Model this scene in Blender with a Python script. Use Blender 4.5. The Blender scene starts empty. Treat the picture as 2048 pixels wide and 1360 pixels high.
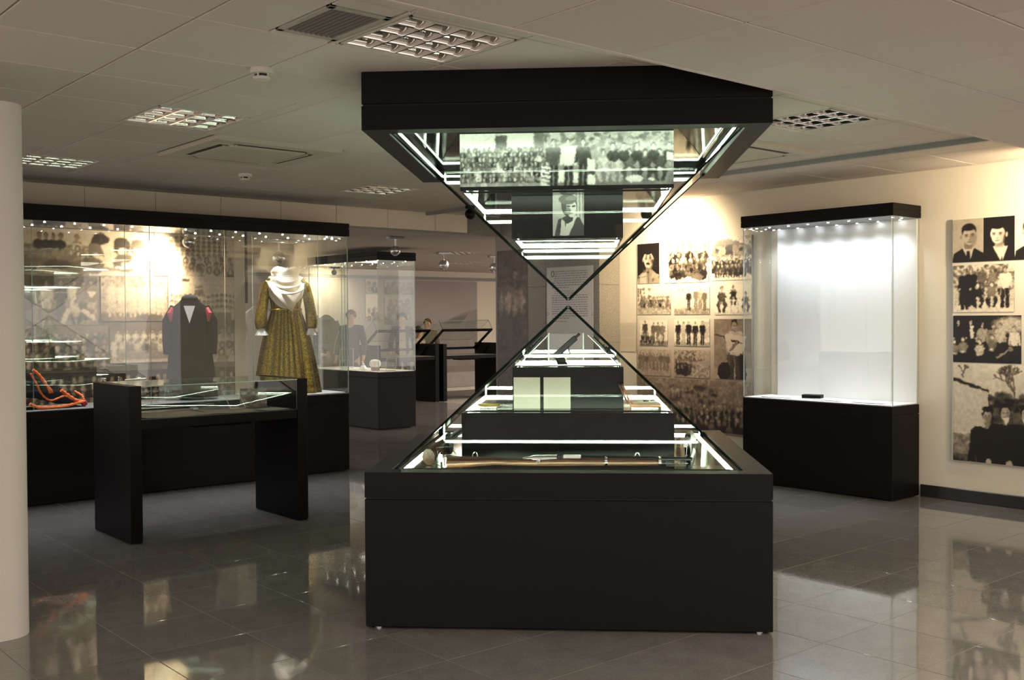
import bpy, math, random
import numpy as np
from mathutils import Vector, Matrix
PI = math.pi
C = bpy.context.scene.collection
S = bpy.context.scene

# ------------------------------------------------------------------ camera, world, exposure
# room axes: x runs along the long glass case, y runs along the right-hand wall, z up (metres)
cam_d = bpy.data.cameras.new('camera'); cam = bpy.data.objects.new('camera', cam_d); C.objects.link(cam)
cam_d.sensor_width = 36.0; cam_d.lens = 36.0 * 2100 / 2048
right = Vector((0.7589297, -0.65114935, -0.00549886)); up = Vector((0.01729263, 0.01171196, 0.99978187)); fwd = Vector((0.65094291, 0.75885925, -0.02014864))
cam.matrix_world = Matrix(((right.x, up.x, -fwd.x, 0), (right.y, up.y, -fwd.y, 0), (right.z, up.z, -fwd.z, 1.5), (0, 0, 0, 1)))
cam_d.clip_start = .05; cam_d.clip_end = 200
S.camera = cam
W = bpy.data.worlds.new('world'); S.world = W; W.use_nodes = True
W.node_tree.nodes['Background'].inputs[0].default_value = (1.0, .875, .81, 1)
W.node_tree.nodes['Background'].inputs[1].default_value = .71
S.view_settings.view_transform = 'Standard'; S.view_settings.look = 'None'
S.view_settings.exposure = 1.3; S.view_settings.gamma = 1.0; S.view_settings.use_curve_mapping = False
try:
    S.cycles.max_bounces = 10; S.cycles.transparent_max_bounces = 40; S.cycles.diffuse_bounces = 4; S.cycles.glossy_bounces = 5
    S.cycles.sample_clamp_indirect = 6.0; S.cycles.caustics_reflective = False; S.cycles.caustics_refractive = False
except Exception: pass

def lamp(name, kind, loc, energy, color, aim=None, size=.05, angle=60, blend=.6, parent=None, size_y=None):
    d = bpy.data.lights.new(name, kind); d.energy = energy; d.color = color
    if kind == 'SPOT': d.spot_size = math.radians(angle); d.spot_blend = blend; d.shadow_soft_size = size
    elif kind == 'AREA':
        d.size = size
        if size_y: d.shape = 'RECTANGLE'; d.size_y = size_y
    else: d.shadow_soft_size = size
    o = bpy.data.objects.new(name, d); C.objects.link(o); o.location = loc
    if aim is not None:
        o.rotation_euler = (Vector(aim) - Vector(loc)).to_track_quat('-Z', 'Y').to_euler()
    if parent is not None:
        o.parent = parent; o.location = Vector(loc) - parent.location
    return o
WARM = (1.0, .80, .52); COOL = (.86, .92, 1.0)
# unseen area lamps added behind and beside the camera to fill the hall
lamp('fill_lamp', 'AREA', (-1.2, 1.2, 2.5), 26, (1, .88, .72), (-1.2, 1.2, 0), 1.2)
lamp('fill_lamp', 'AREA', (3.6, -.4, 2.5), 34, (1, .88, .72), (3.6, -.4, 0), 1.2)
lamp('fill_lamp', 'AREA', (5.9, .3, 2.5), 26, (1, .88, .72), (5.9, .3, 0), 1.2)

# ------------------------------------------------------------------ materials
def nodes(m): return m.node_tree.nodes, m.node_tree.links
def mat(name, col, rough=.5, metal=0., spec=.5, emit=None, es=0., var=0., vscale=20., bump=0., bscale=200., ior=None, rand=0., coat=0., sheen=0., aniso=None):
    m = bpy.data.materials.new(name); m.use_nodes = True
    N, L = nodes(m); p = N['Principled BSDF']
    p.inputs['Base Color'].default_value = (*col, 1); p.inputs['Roughness'].default_value = rough; p.inputs['Metallic'].default_value = metal
    p.inputs['Specular IOR Level'].default_value = spec
    if ior: p.inputs['IOR'].default_value = ior
    if coat: p.inputs['Coat Weight'].default_value = coat; p.inputs['Coat Roughness'].default_value = .05
    if sheen: p.inputs['Sheen Weight'].default_value = sheen
    if emit: p.inputs['Emission Color'].default_value = (*emit, 1); p.inputs['Emission Strength'].default_value = es
    tc = N.new('ShaderNodeTexCoord')
    src = None
    if var:
        n = N.new('ShaderNodeTexNoise'); n.inputs['Scale'].default_value = vscale; n.inputs['Detail'].default_value = 6
        L.new(tc.outputs['Object'], n.inputs['Vector'])
        r = N.new('ShaderNodeMapRange'); r.inputs['From Min'].default_value = .25; r.inputs['From Max'].default_value = .75
        r.inputs['To Min'].default_value = 1 - var; r.inputs['To Max'].default_value = 1 + var
        L.new(n.outputs[0], r.inputs['Value']); src = r.outputs[0]
    if rand:
        oi = N.new('ShaderNodeObjectInfo'); r2 = N.new('ShaderNodeMapRange')
        r2.inputs['To Min'].default_value = 1 - rand; r2.inputs['To Max'].default_value = 1 + rand
        L.new(oi.outputs['Random'], r2.inputs['Value'])
        if src:
            mu = N.new('ShaderNodeMath'); mu.operation = 'MULTIPLY'; L.new(src, mu.inputs[0]); L.new(r2.outputs[0], mu.inputs[1]); src = mu.outputs[0]
        else: src = r2.outputs[0]
    if src:
        vm = N.new('ShaderNodeVectorMath'); vm.operation = 'SCALE'; vm.inputs[0].default_value = col
        L.new(src, vm.inputs['Scale']); L.new(vm.outputs[0], p.inputs['Base Color'])
    if bump:
        n2 = N.new('ShaderNodeTexNoise'); n2.inputs['Scale'].default_value = bscale; n2.inputs['Detail'].default_value = 3
        L.new(tc.outputs['Object'], n2.inputs['Vector'])
        b = N.new('ShaderNodeBump'); b.inputs['Strength'].default_value = bump; b.inputs['Distance'].default_value = .003
        L.new(n2.outputs[0], b.inputs['Height']); L.new(b.outputs[0], p.inputs['Normal'])
    return m

def glass_mat(name, tint=(.985, .995, .988), f0=.04, gr=.0):
    m = bpy.data.materials.new(name); m.use_nodes = True
    N, L = nodes(m); N.remove(N['Principled BSDF']); out = N['Material Output']
    g = N.new('ShaderNodeNewGeometry')
    dot = N.new('ShaderNodeVectorMath'); dot.operation = 'DOT_PRODUCT'; L.new(g.outputs['Normal'], dot.inputs[0]); L.new(g.outputs['Incoming'], dot.inputs[1])
    ab = N.new('ShaderNodeMath'); ab.operation = 'ABSOLUTE'; L.new(dot.outputs['Value'], ab.inputs[0])
    om = N.new('ShaderNodeMath'); om.operation = 'SUBTRACT'; om.inputs[0].default_value = 1; L.new(ab.outputs[0], om.inputs[1]); om.use_clamp = True
    pw = N.new('ShaderNodeMath'); pw.operation = 'POWER'; L.new(om.outputs[0], pw.inputs[0]); pw.inputs[1].default_value = 5
    ma = N.new('ShaderNodeMath'); ma.operation = 'MULTIPLY_ADD'; L.new(pw.outputs[0], ma.inputs[0]); ma.inputs[1].default_value = 1 - f0; ma.inputs[2].default_value = f0
    t = N.new('ShaderNodeBsdfTransparent'); t.inputs[0].default_value = (*tint, 1)
    gl = N.new('ShaderNodeBsdfGlossy'); gl.inputs['Roughness'].default_value = gr; gl.inputs['Color'].default_value = (.96, 1, .97, 1)
    mx = N.new('ShaderNodeMixShader'); L.new(ma.outputs[0], mx.inputs[0]); L.new(t.outputs[0], mx.inputs[1]); L.new(gl.outputs[0], mx.inputs[2])
    L.new(mx.outputs[0], out.inputs['Surface'])
    return m

def photo_mat(name, rough=.35):
    m = bpy.data.materials.new(name); m.use_nodes = True; N, L = nodes(m); p = N['Principled BSDF']
    a = N.new('ShaderNodeAttribute'); a.attribute_name = 'Col'; L.new(a.outputs['Color'], p.inputs['Base Color']); p.inputs['Roughness'].default_value = rough
    return m

def strip_mat(name, col, es, period=.014):
    m = bpy.data.materials.new(name); m.use_nodes = True; N, L = nodes(m); p = N['Principled BSDF']
    p.inputs['Base Color'].default_value = (.8, .85, .8, 1); p.inputs['Emission Color'].default_value = (*col, 1)
    tc = N.new('ShaderNodeTexCoord'); sp = N.new('ShaderNodeSeparateXYZ'); L.new(tc.outputs['Object'], sp.inputs[0])
    ad = N.new('ShaderNodeMath'); L.new(sp.outputs['X'], ad.inputs[0]); L.new(sp.outputs['Y'], ad.inputs[1])
    mu = N.new('ShaderNodeMath'); mu.operation = 'MULTIPLY'; L.new(ad.outputs[0], mu.inputs[0]); mu.inputs[1].default_value = 2 * PI / period
    si = N.new('ShaderNodeMath'); si.operation = 'SINE'; L.new(mu.outputs[0], si.inputs[0])
    mr = N.new('ShaderNodeMapRange'); L.new(si.outputs[0], mr.inputs['Value']); mr.inputs['From Min'].default_value = -1
    mr.inputs['To Min'].default_value = es * .25; mr.inputs['To Max'].default_value = es * 1.75
    L.new(mr.outputs[0], p.inputs['Emission Strength'])
    return m

def floor_mat():
    m = mat('polished_granite', (.155, .148, .14), .045, 0, .5, ior=1.85)
    N, L = nodes(m); p = N['Principled BSDF']; tc = N.new('ShaderNodeTexCoord'); g = N.new('ShaderNodeNewGeometry'); oi = N.new('ShaderNodeObjectInfo')
    n1 = N.new('ShaderNodeTexNoise'); n1.inputs['Scale'].default_value = 7; n1.inputs['Detail'].default_value = 8; n1.inputs['Roughness'].default_value = .7
    n2 = N.new('ShaderNodeTexVoronoi'); n2.inputs['Scale'].default_value = 160
    L.new(g.outputs['Position'], n1.inputs['Vector']); L.new(g.outputs['Position'], n2.inputs['Vector'])
    cr = N.new('ShaderNodeValToRGB'); e = cr.color_ramp.elements
    e[0].position = .3; e[0].color = (.155, .143, .137, 1); e[1].position = .72; e[1].color = (.208, .193, .184, 1)
    L.new(n1.outputs[0], cr.inputs[0])
    mr = N.new('ShaderNodeMapRange'); L.new(n2.outputs['Distance'], mr.inputs['Value']); mr.inputs['To Max'].default_value = .7; mr.inputs['To Min'].default_value = .78; mr.inputs['To Max'].default_value = 1.2
    m2 = N.new('ShaderNodeMapRange'); L.new(oi.outputs['Random'], m2.inputs['Value']); m2.inputs['To Min'].default_value = .93; m2.inputs['To Max'].default_value = 1.07
    mu = N.new('ShaderNodeMath'); mu.operation = 'MULTIPLY'; L.new(mr.outputs[0], mu.inputs[0]); L.new(m2.outputs[0], mu.inputs[1])
    vm = N.new('ShaderNodeVectorMath'); vm.operation = 'SCALE'; L.new(cr.outputs[0], vm.inputs[0]); L.new(mu.outputs[0], vm.inputs['Scale'])
    L.new(vm.outputs[0], p.inputs['Base Color'])
    return m

def stone_mat(name, c0, c1, scale=90):
    m = mat(name, c0, .45); N, L = nodes(m); p = N['Principled BSDF']; g = N.new('ShaderNodeNewGeometry')
    n1 = N.new('ShaderNodeTexNoise'); n1.inputs['Scale'].default_value = scale; n1.inputs['Detail'].default_value = 8
    L.new(g.outputs['Position'], n1.inputs['Vector']); cr = N.new('ShaderNodeValToRGB'); e = cr.color_ramp.elements
    e[0].position = .35; e[0].color = (*c0, 1); e[1].position = .65; e[1].color = (*c1, 1)
    L.new(n1.outputs[0], cr.inputs[0]); L.new(cr.outputs[0], p.inputs['Base Color'])
    return m

def brocade_mat():
    m = mat('gold_brocade', (.3, .2, .03), .36, .55, .5, bump=.4, bscale=120); N, L = nodes(m); p = N['Principled BSDF']; tc = N.new('ShaderNodeTexCoord')
    n1 = N.new('ShaderNodeTexNoise'); n1.inputs['Scale'].default_value = 75; n1.inputs['Detail'].default_value = 5; n1.inputs['Distortion'].default_value = 1.2
    L.new(tc.outputs['Object'], n1.inputs['Vector']); cr = N.new('ShaderNodeValToRGB'); e = cr.color_ramp.elements
    e[0].position = .36; e[0].color = (.075, .05, .006, 1); e[1].position = .66; e[1].color = (.52, .35, .035, 1)
    # vertical stripe pattern round the figure, its dark bands painting in fold shade
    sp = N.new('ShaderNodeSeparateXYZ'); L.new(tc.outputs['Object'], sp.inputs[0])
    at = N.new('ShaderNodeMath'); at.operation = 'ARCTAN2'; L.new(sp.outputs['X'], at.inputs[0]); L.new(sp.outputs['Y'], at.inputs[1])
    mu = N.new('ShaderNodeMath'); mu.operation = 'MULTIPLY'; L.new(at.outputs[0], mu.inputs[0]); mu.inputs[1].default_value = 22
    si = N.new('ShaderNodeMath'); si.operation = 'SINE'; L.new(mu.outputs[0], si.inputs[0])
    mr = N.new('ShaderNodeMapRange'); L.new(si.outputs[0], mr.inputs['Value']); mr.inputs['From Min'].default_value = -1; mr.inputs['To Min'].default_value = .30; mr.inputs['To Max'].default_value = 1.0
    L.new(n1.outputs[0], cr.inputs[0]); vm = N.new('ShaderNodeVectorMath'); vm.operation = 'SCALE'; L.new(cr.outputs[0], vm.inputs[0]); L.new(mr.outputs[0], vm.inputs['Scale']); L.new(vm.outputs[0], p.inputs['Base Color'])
    return m

def wood_mat(name, c0, c1):
    m = mat(name, c0, .35); N, L = nodes(m); p = N['Principled BSDF']; tc = N.new('ShaderNodeTexCoord')
    mp = N.new('ShaderNodeMapping'); mp.inputs['Scale'].default_value = (4, 60, 60); L.new(tc.outputs['Object'], mp.inputs[0])
    n1 = N.new('ShaderNodeTexNoise'); n1.inputs['Scale'].default_value = 1.5; n1.inputs['Detail'].default_value = 5; L.new(mp.outputs[0], n1.inputs['Vector'])
    cr = N.new('ShaderNodeValToRGB'); e = cr.color_ramp.elements; e[0].position = .35; e[0].color = (*c0, 1); e[1].position = .65; e[1].color = (*c1, 1)
    L.new(n1.outputs[0], cr.inputs[0]); L.new(cr.outputs[0], p.inputs['Base Color'])
    return m

M = {}
M['black'] = mat('black_laminate', (.0036, .0027, .0030), .45, 0, .16, var=.12, vscale=9, bump=.05, bscale=400)
M['blackgloss'] = mat('black_lacquer', (.0032, .003, .003), .05, 0, .18, var=.05)
M['step'] = mat('satin_black_step', (.004, .0036, .0036), .30, 0, .12, var=.05)
M['partition'] = mat('partition_paint', (.62, .575, .51), .85, 0, .2, var=.02, vscale=3)
M['seam'] = mat('seam_shadow', (.004, .004, .004), .8, var=.05)
M['ceil'] = mat('ceiling_tile', (.67, .60, .54), .9, 0, .1, var=.03, vscale=40, bump=.1, bscale=500, rand=.025)
M['tbar'] = mat('ceiling_bar', (.42, .39, .34), .6, var=.04)
M['trim'] = mat('grey_trim', (.30, .30, .29), .6, var=.04)
M['wall'] = mat('cream_wall_paint', (.78, .70, .575), .85, 0, .2, var=.025, vscale=3, bump=.08, bscale=300)
M['wallgrey'] = mat('grey_wall_paint', (.50, .47, .43), .85, 0, .2, var=.03, vscale=3)
M['base'] = mat('dark_skirting', (.022, .019, .018), .3, var=.15)
M['floor'] = floor_mat()
M['joint'] = mat('floor_joint', (.29, .27, .25), .8, 0, .1, var=.1)
M['glass'] = glass_mat('clear_glass')
M['acryl'] = glass_mat('acrylic', (.97, .985, .975), .05)
M['gedge'] = mat('glass_edge', (.45, .55, .49), .15, 0, .6, var=.1)
M['dedge'] = mat('dark_glass_seam', (.004, .006, .005), .7, 0, .08, var=.1)
M['aedge'] = mat('acrylic_edge', (.75, .82, .78), .15, 0, .6, var=.05)
M['led'] = strip_mat('led_strip', (.82, 1.0, .74), 24, .010)
M['spot'] = mat('led_lens', (.9, .9, .9), .3, emit=(.9, .95, 1.0), es=22, var=.02)
M['spotfar'] = mat('led_lens_warm', (.9, .9, .9), .3, emit=(1, .93, .8), es=10, var=.02)
M['ring'] = mat('led_bezel', (.5, .5, .5), .3, .9, var=.05)
M['white'] = mat('white_board', (.80, .80, .80), .6, var=.015, vscale=3)
M['casefloor'] = mat('case_floor_board', (.78, .76, .73), .55, var=.03)
M['greyfloor'] = mat('grey_case_floor', (.17, .165, .16), .45, var=.05)
M['photo'] = photo_mat('photo_print', .4)
M['photogloss'] = photo_mat('glossy_photo_print', .22)
M['alu'] = mat('louvre_aluminium', (.70, .67, .63), .10, 1., var=.04)
M['aluw'] = mat('white_metal', (.66, .62, .54), .4, 0, var=.03)
M['tube'] = mat('fluorescent_tube', (.85, .87, .85), .4, emit=(.9, 1, .85), es=.35, var=.02)
M['dark'] = mat('dark_void', (.02, .019, .018), .7, var=.1)
M['vent'] = mat('vent_slat', (.20, .18, .16), .5, var=.08)
M['acgrill'] = mat('air_unit_panel', (.55, .50, .41), .6, var=.03)
M['acdark'] = mat('air_slot_shade', (.035, .03, .026), .7, var=.1)
M['silver'] = mat('brushed_silver', (.55, .55, .56), .25, 1., var=.08)
M['gun'] = mat('gun_steel', (.035, .035, .037), .32, .85, var=.2, vscale=40)
M['gunbright'] = mat('polished_steel', (.62, .63, .6), .2, 1., var=.06)
M['wood'] = wood_mat('stock_walnut', (.035, .014, .007), (.115, .050, .020))
M['wood2'] = wood_mat('box_cherry_wood', (.13, .042, .016), (.30, .11, .045))
M['paper'] = mat('aged_paper', (.66, .62, .50), .8, var=.06, vscale=30)
M['paperw'] = mat('white_paper', (.80, .79, .76), .8, var=.03, vscale=30)
M['gold'] = mat('gilt_metal', (.65, .45, .10), .3, .9, var=.12)
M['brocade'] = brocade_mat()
M['scarf'] = mat('cream_silk_scarf', (.78, .68, .53), .55, var=.06, vscale=15, sheen=.3)
M['cuff'] = mat('white_lace_cuff', (.80, .78, .74), .7, var=.08, vscale=60)
M['coat'] = mat('black_wool_cloth', (.007, .006, .0065), .95, 0, .08, var=.08, vscale=6)
M['braid'] = mat('orange_braid', (.80, .17, .035), .6, var=.25, vscale=120)
M['braidred'] = mat('crimson_fringe', (.35, .02, .04), .7, var=.25, vscale=100)
M['skin'] = mat('skin', (.52, .30, .18), .5, var=.05)
M['hairb'] = mat('dark_brown_hair', (.035, .02, .012), .6, var=.3, vscale=60)
M['hairl'] = mat('light_brown_hair', (.12, .07, .032), .6, var=.3, vscale=60)
M['navy'] = mat('dark_navy_cloth', (.028, .03, .038), .85, var=.15)
M['beige'] = mat('beige_cloth', (.42, .36, .27), .85, var=.08)
M['jeans'] = mat('dark_jeans', (.03, .035, .05), .85, var=.15)
M['olive'] = mat('khaki_cloth', (.13, .10, .06), .85, var=.12)
M['shoe'] = mat('dark_leather', (.02, .017, .015), .4, var=.1)
M['knit'] = mat('black_knit', (.012, .012, .013), .9, var=.2, vscale=150)
M['yellow'] = mat('yellow_stripe', (.45, .38, .05), .7, var=.1)
M['lip'] = mat('lips', (.38, .13, .10), .5, var=.05)
M['china'] = mat('white_porcelain', (.8, .78, .72), .2, var=.04)
M['stone'] = stone_mat('grey_granite_cladding', (.17, .16, .145), (.27, .255, .23), 70)
M['stone2'] = stone_mat('beige_granite_cladding', (.20, .18, .15), (.44, .40, .33), 120)

# ------------------------------------------------------------------ mesh builder
class MB:
    def __init__(s): s.v = []; s.f = []; s.m = []; s.mi = 0
    def add(s, vs, fs, mi=None):
        o = len(s.v); s.v += [tuple(v) for v in vs]; mi = s.mi if mi is None else mi
        for f in fs: s.f.append(tuple(i + o for i in f)); s.m.append(mi)
        return s
    def box(s, a, b, mi=None):
        x0, y0, z0 = [min(p, q) for p, q in zip(a, b)]; x1, y1, z1 = [max(p, q) for p, q in zip(a, b)]
        return s.add([(x0, y0, z0), (x1, y0, z0), (x1, y1, z0), (x0, y1, z0), (x0, y0, z1), (x1, y0, z1), (x1, y1, z1), (x0, y1, z1)],
                     [(0, 3, 2, 1), (4, 5, 6, 7), (0, 1, 5, 4), (1, 2, 6, 5), (2, 3, 7, 6), (3, 0, 4, 7)], mi)
    def bbox(s, a, b, r, mi=None):
        # box with chamfered edges
        x0, y0, z0 = [min(p, q) for p, q in zip(a, b)]; x1, y1, z1 = [max(p, q) for p, q in zip(a, b)]
        r = min(r, (x1 - x0) / 2.01, (y1 - y0) / 2.01, (z1 - z0) / 2.01); vs = []; idx = {}
        for cx in (0, 1):
            for cy in (0, 1):
                for cz in (0, 1):
                    X, Y, Z = (x0, x1)[cx], (y0, y1)[cy], (z0, z1)[cz]; sx, sy, sz = (1 - 2 * cx) * r, (1 - 2 * cy) * r, (1 - 2 * cz) * r
                    for k, p in enumerate([(X, Y + sy, Z + sz), (X + sx, Y, Z + sz), (X + sx, Y + sy, Z)]):
                        idx[(cx, cy, cz, k)] = len(vs); vs.append(p)
        fs = []
        def q(*l): fs.append(tuple(idx[i] for i in l))
        for c in (0, 1):
            q((c, 0, 0, 0), (c, 0, 1, 0), (c, 1, 1, 0), (c, 1, 0, 0)); q((0, c, 0, 1), (1, c, 0, 1), (1, c, 1, 1), (0, c, 1, 1)); q((0, 0, c, 2), (0, 1, c, 2), (1, 1, c, 2), (1, 0, c, 2))
        for i in (0, 1):
            for j in (0, 1):
                q((i, j, 0, 0), (i, j, 1, 0), (i, j, 1, 1), (i, j, 0, 1)); q((i, 0, j, 0), (i, 1, j, 0), (i, 1, j, 2), (i, 0, j, 2)); q((0, i, j, 1), (1, i, j, 1), (1, i, j, 2), (0, i, j, 2))
                for k in (0, 1): q((i, j, k, 0), (i, j, k, 1), (i, j, k, 2))
        return s.add(vs, fs, mi)
    def prism(s, pts, axis, a, b, mi=None):
        n = len(pts)
        def P(p, h): l = list(p); l.insert(axis, h); return tuple(l)
        vs = [P(p, a) for p in pts] + [P(p, b) for p in pts]
        return s.add(vs, [tuple(range(n))[::-1], tuple(range(n, 2 * n))] + [(i, (i + 1) % n, n + (i + 1) % n, n + i) for i in range(n)], mi)
    def tube(s, pts, rad, n=10, mi=None, flat=1., cap=True):
        pts = [Vector(p) for p in pts]; rad = rad if hasattr(rad, '__len__') else [rad] * len(pts); vs = []; fs = []
        ref = None
        for i, p in enumerate(pts):
            d = (pts[min(i + 1, len(pts) - 1)] - pts[max(i - 1, 0)]).normalized()
            if ref is None:
                ref = Vector((0, 0, 1)) if abs(d.z) < .9 else Vector((1, 0, 0))
            x = d.cross(ref)
            if x.length < 1e-5: x = d.orthogonal()
            x.normalize(); y = x.cross(d).normalized(); ref = y
            for k in range(n):
                t = 2 * PI * k / n; vs.append(p + x * math.cos(t) * rad[i] + y * math.sin(t) * rad[i] * flat)
        for i in range(len(pts) - 1):
            for k in range(n): fs.append((i * n + k, i * n + (k + 1) % n, (i + 1) * n + (k + 1) % n, (i + 1) * n + k))
        if cap: fs += [tuple(range(n))[::-1], tuple(range((len(pts) - 1) * n, len(pts) * n))]
        return s.add(vs, fs, mi)
    def lathe(s, prof, c=(0, 0, 0), n=20, mi=None, sx=1., sy=1.):
        vs = []; fs = []
        for r, z in prof:
            for k in range(n): t = 2 * PI * k / n; vs.append((c[0] + r * math.cos(t) * sx, c[1] + r * math.sin(t) * sy, c[2] + z))
        for i in range(len(prof) - 1):
            for k in range(n): fs.append((i * n + k, i * n + (k + 1) % n, (i + 1) * n + (k + 1) % n, (i + 1) * n + k))
        fs += [tuple(range(n))[::-1], tuple(range((len(prof) - 1) * n, len(prof) * n))]
        return s.add(vs, fs, mi)
    def ball(s, c, r, n=12, mi=None):
        r = r if hasattr(r, '__len__') else (r, r, r); m = max(6, n // 2 + 2)
        prof = [(math.sin(PI * i / m), -math.cos(PI * i / m)) for i in range(m + 1)]; prof[0] = (.02, -1); prof[-1] = (.02, 1)
        vs = []; fs = []
        for q, z in prof:
            for k in range(n): t = 2 * PI * k / n; vs.append((c[0] + r[0] * q * math.cos(t), c[1] + r[1] * q * math.sin(t), c[2] + r[2] * z))
        for i in range(m):
            for k in range(n): fs.append((i * n + k, i * n + (k + 1) % n, (i + 1) * n + (k + 1) % n, (i + 1) * n + k))
        fs += [tuple(range(n))[::-1], tuple(range(m * n, (m + 1) * n))]
        return s.add(vs, fs, mi)
    def xf(s, mtx, start=0):
        for i in range(start, len(s.v)): s.v[i] = tuple(mtx @ Vector(s.v[i]))
        return s
    def build(s, name, mats, parent=None, smooth=False, off=None):
        me = bpy.data.meshes.new(name)
        if off is not None: s.v = [(a - off[0], b - off[1], c - off[2]) for a, b, c in s.v]
        me.from_pydata(s.v, [], s.f)
        if not isinstance(mats, (list, tuple)): mats = [mats]
        for m in mats: me.materials.append(m)
        if len(mats) > 1: me.polygons.foreach_set('material_index', s.m)
        if smooth: me.polygons.foreach_set('use_smooth', [True] * len(s.f))
        me.update()
        import bmesh
        bm = bmesh.new(); bm.from_mesh(me); bmesh.ops.recalc_face_normals(bm, faces=bm.faces); bm.to_mesh(me); bm.free()
        if smooth and smooth != 'all': 
            try: me.set_sharp_from_angle(angle=math.radians(40))
            except Exception: pass
        o = bpy.data.objects.new(name, me); C.objects.link(o)
        if parent is not None: o.parent = parent
        return o

def tag(o, label=None, cat=None, group=None, kind=None):
    if label: o['label'] = label
    if cat: o['category'] = cat
    if group: o['group'] = group
    if kind: o['kind'] = kind
    return o
def thing(name, label, cat, loc=(0, 0, 0), rz=0., group=None):
    o = bpy.data.objects.new(name, None); C.objects.link(o); o.location = loc; o.rotation_euler = (0, 0, rz); o.empty_display_size = .1
    return tag(o, label, cat, group)
def inst(o, loc, parent=None, rot=None, name=None):
    c = o.copy(); C.objects.link(c); c.location = loc
    if parent is not None: c.parent = parent
    if rot is not None: c.rotation_euler = rot
    return c
def copy_tree(o, loc, rz=0., label=None):
    c = o.copy(); C.objects.link(c); c.location = loc; c.rotation_euler = (0, 0, rz)
    if label: c['label'] = label
    for ch in [x for x in bpy.data.objects if x.parent == o]:
        d = ch.copy(); C.objects.link(d); d.parent = c
        for g in [x for x in bpy.data.objects if x.parent == ch]:
            e = g.copy(); C.objects.link(e); e.parent = d
    return c

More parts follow.
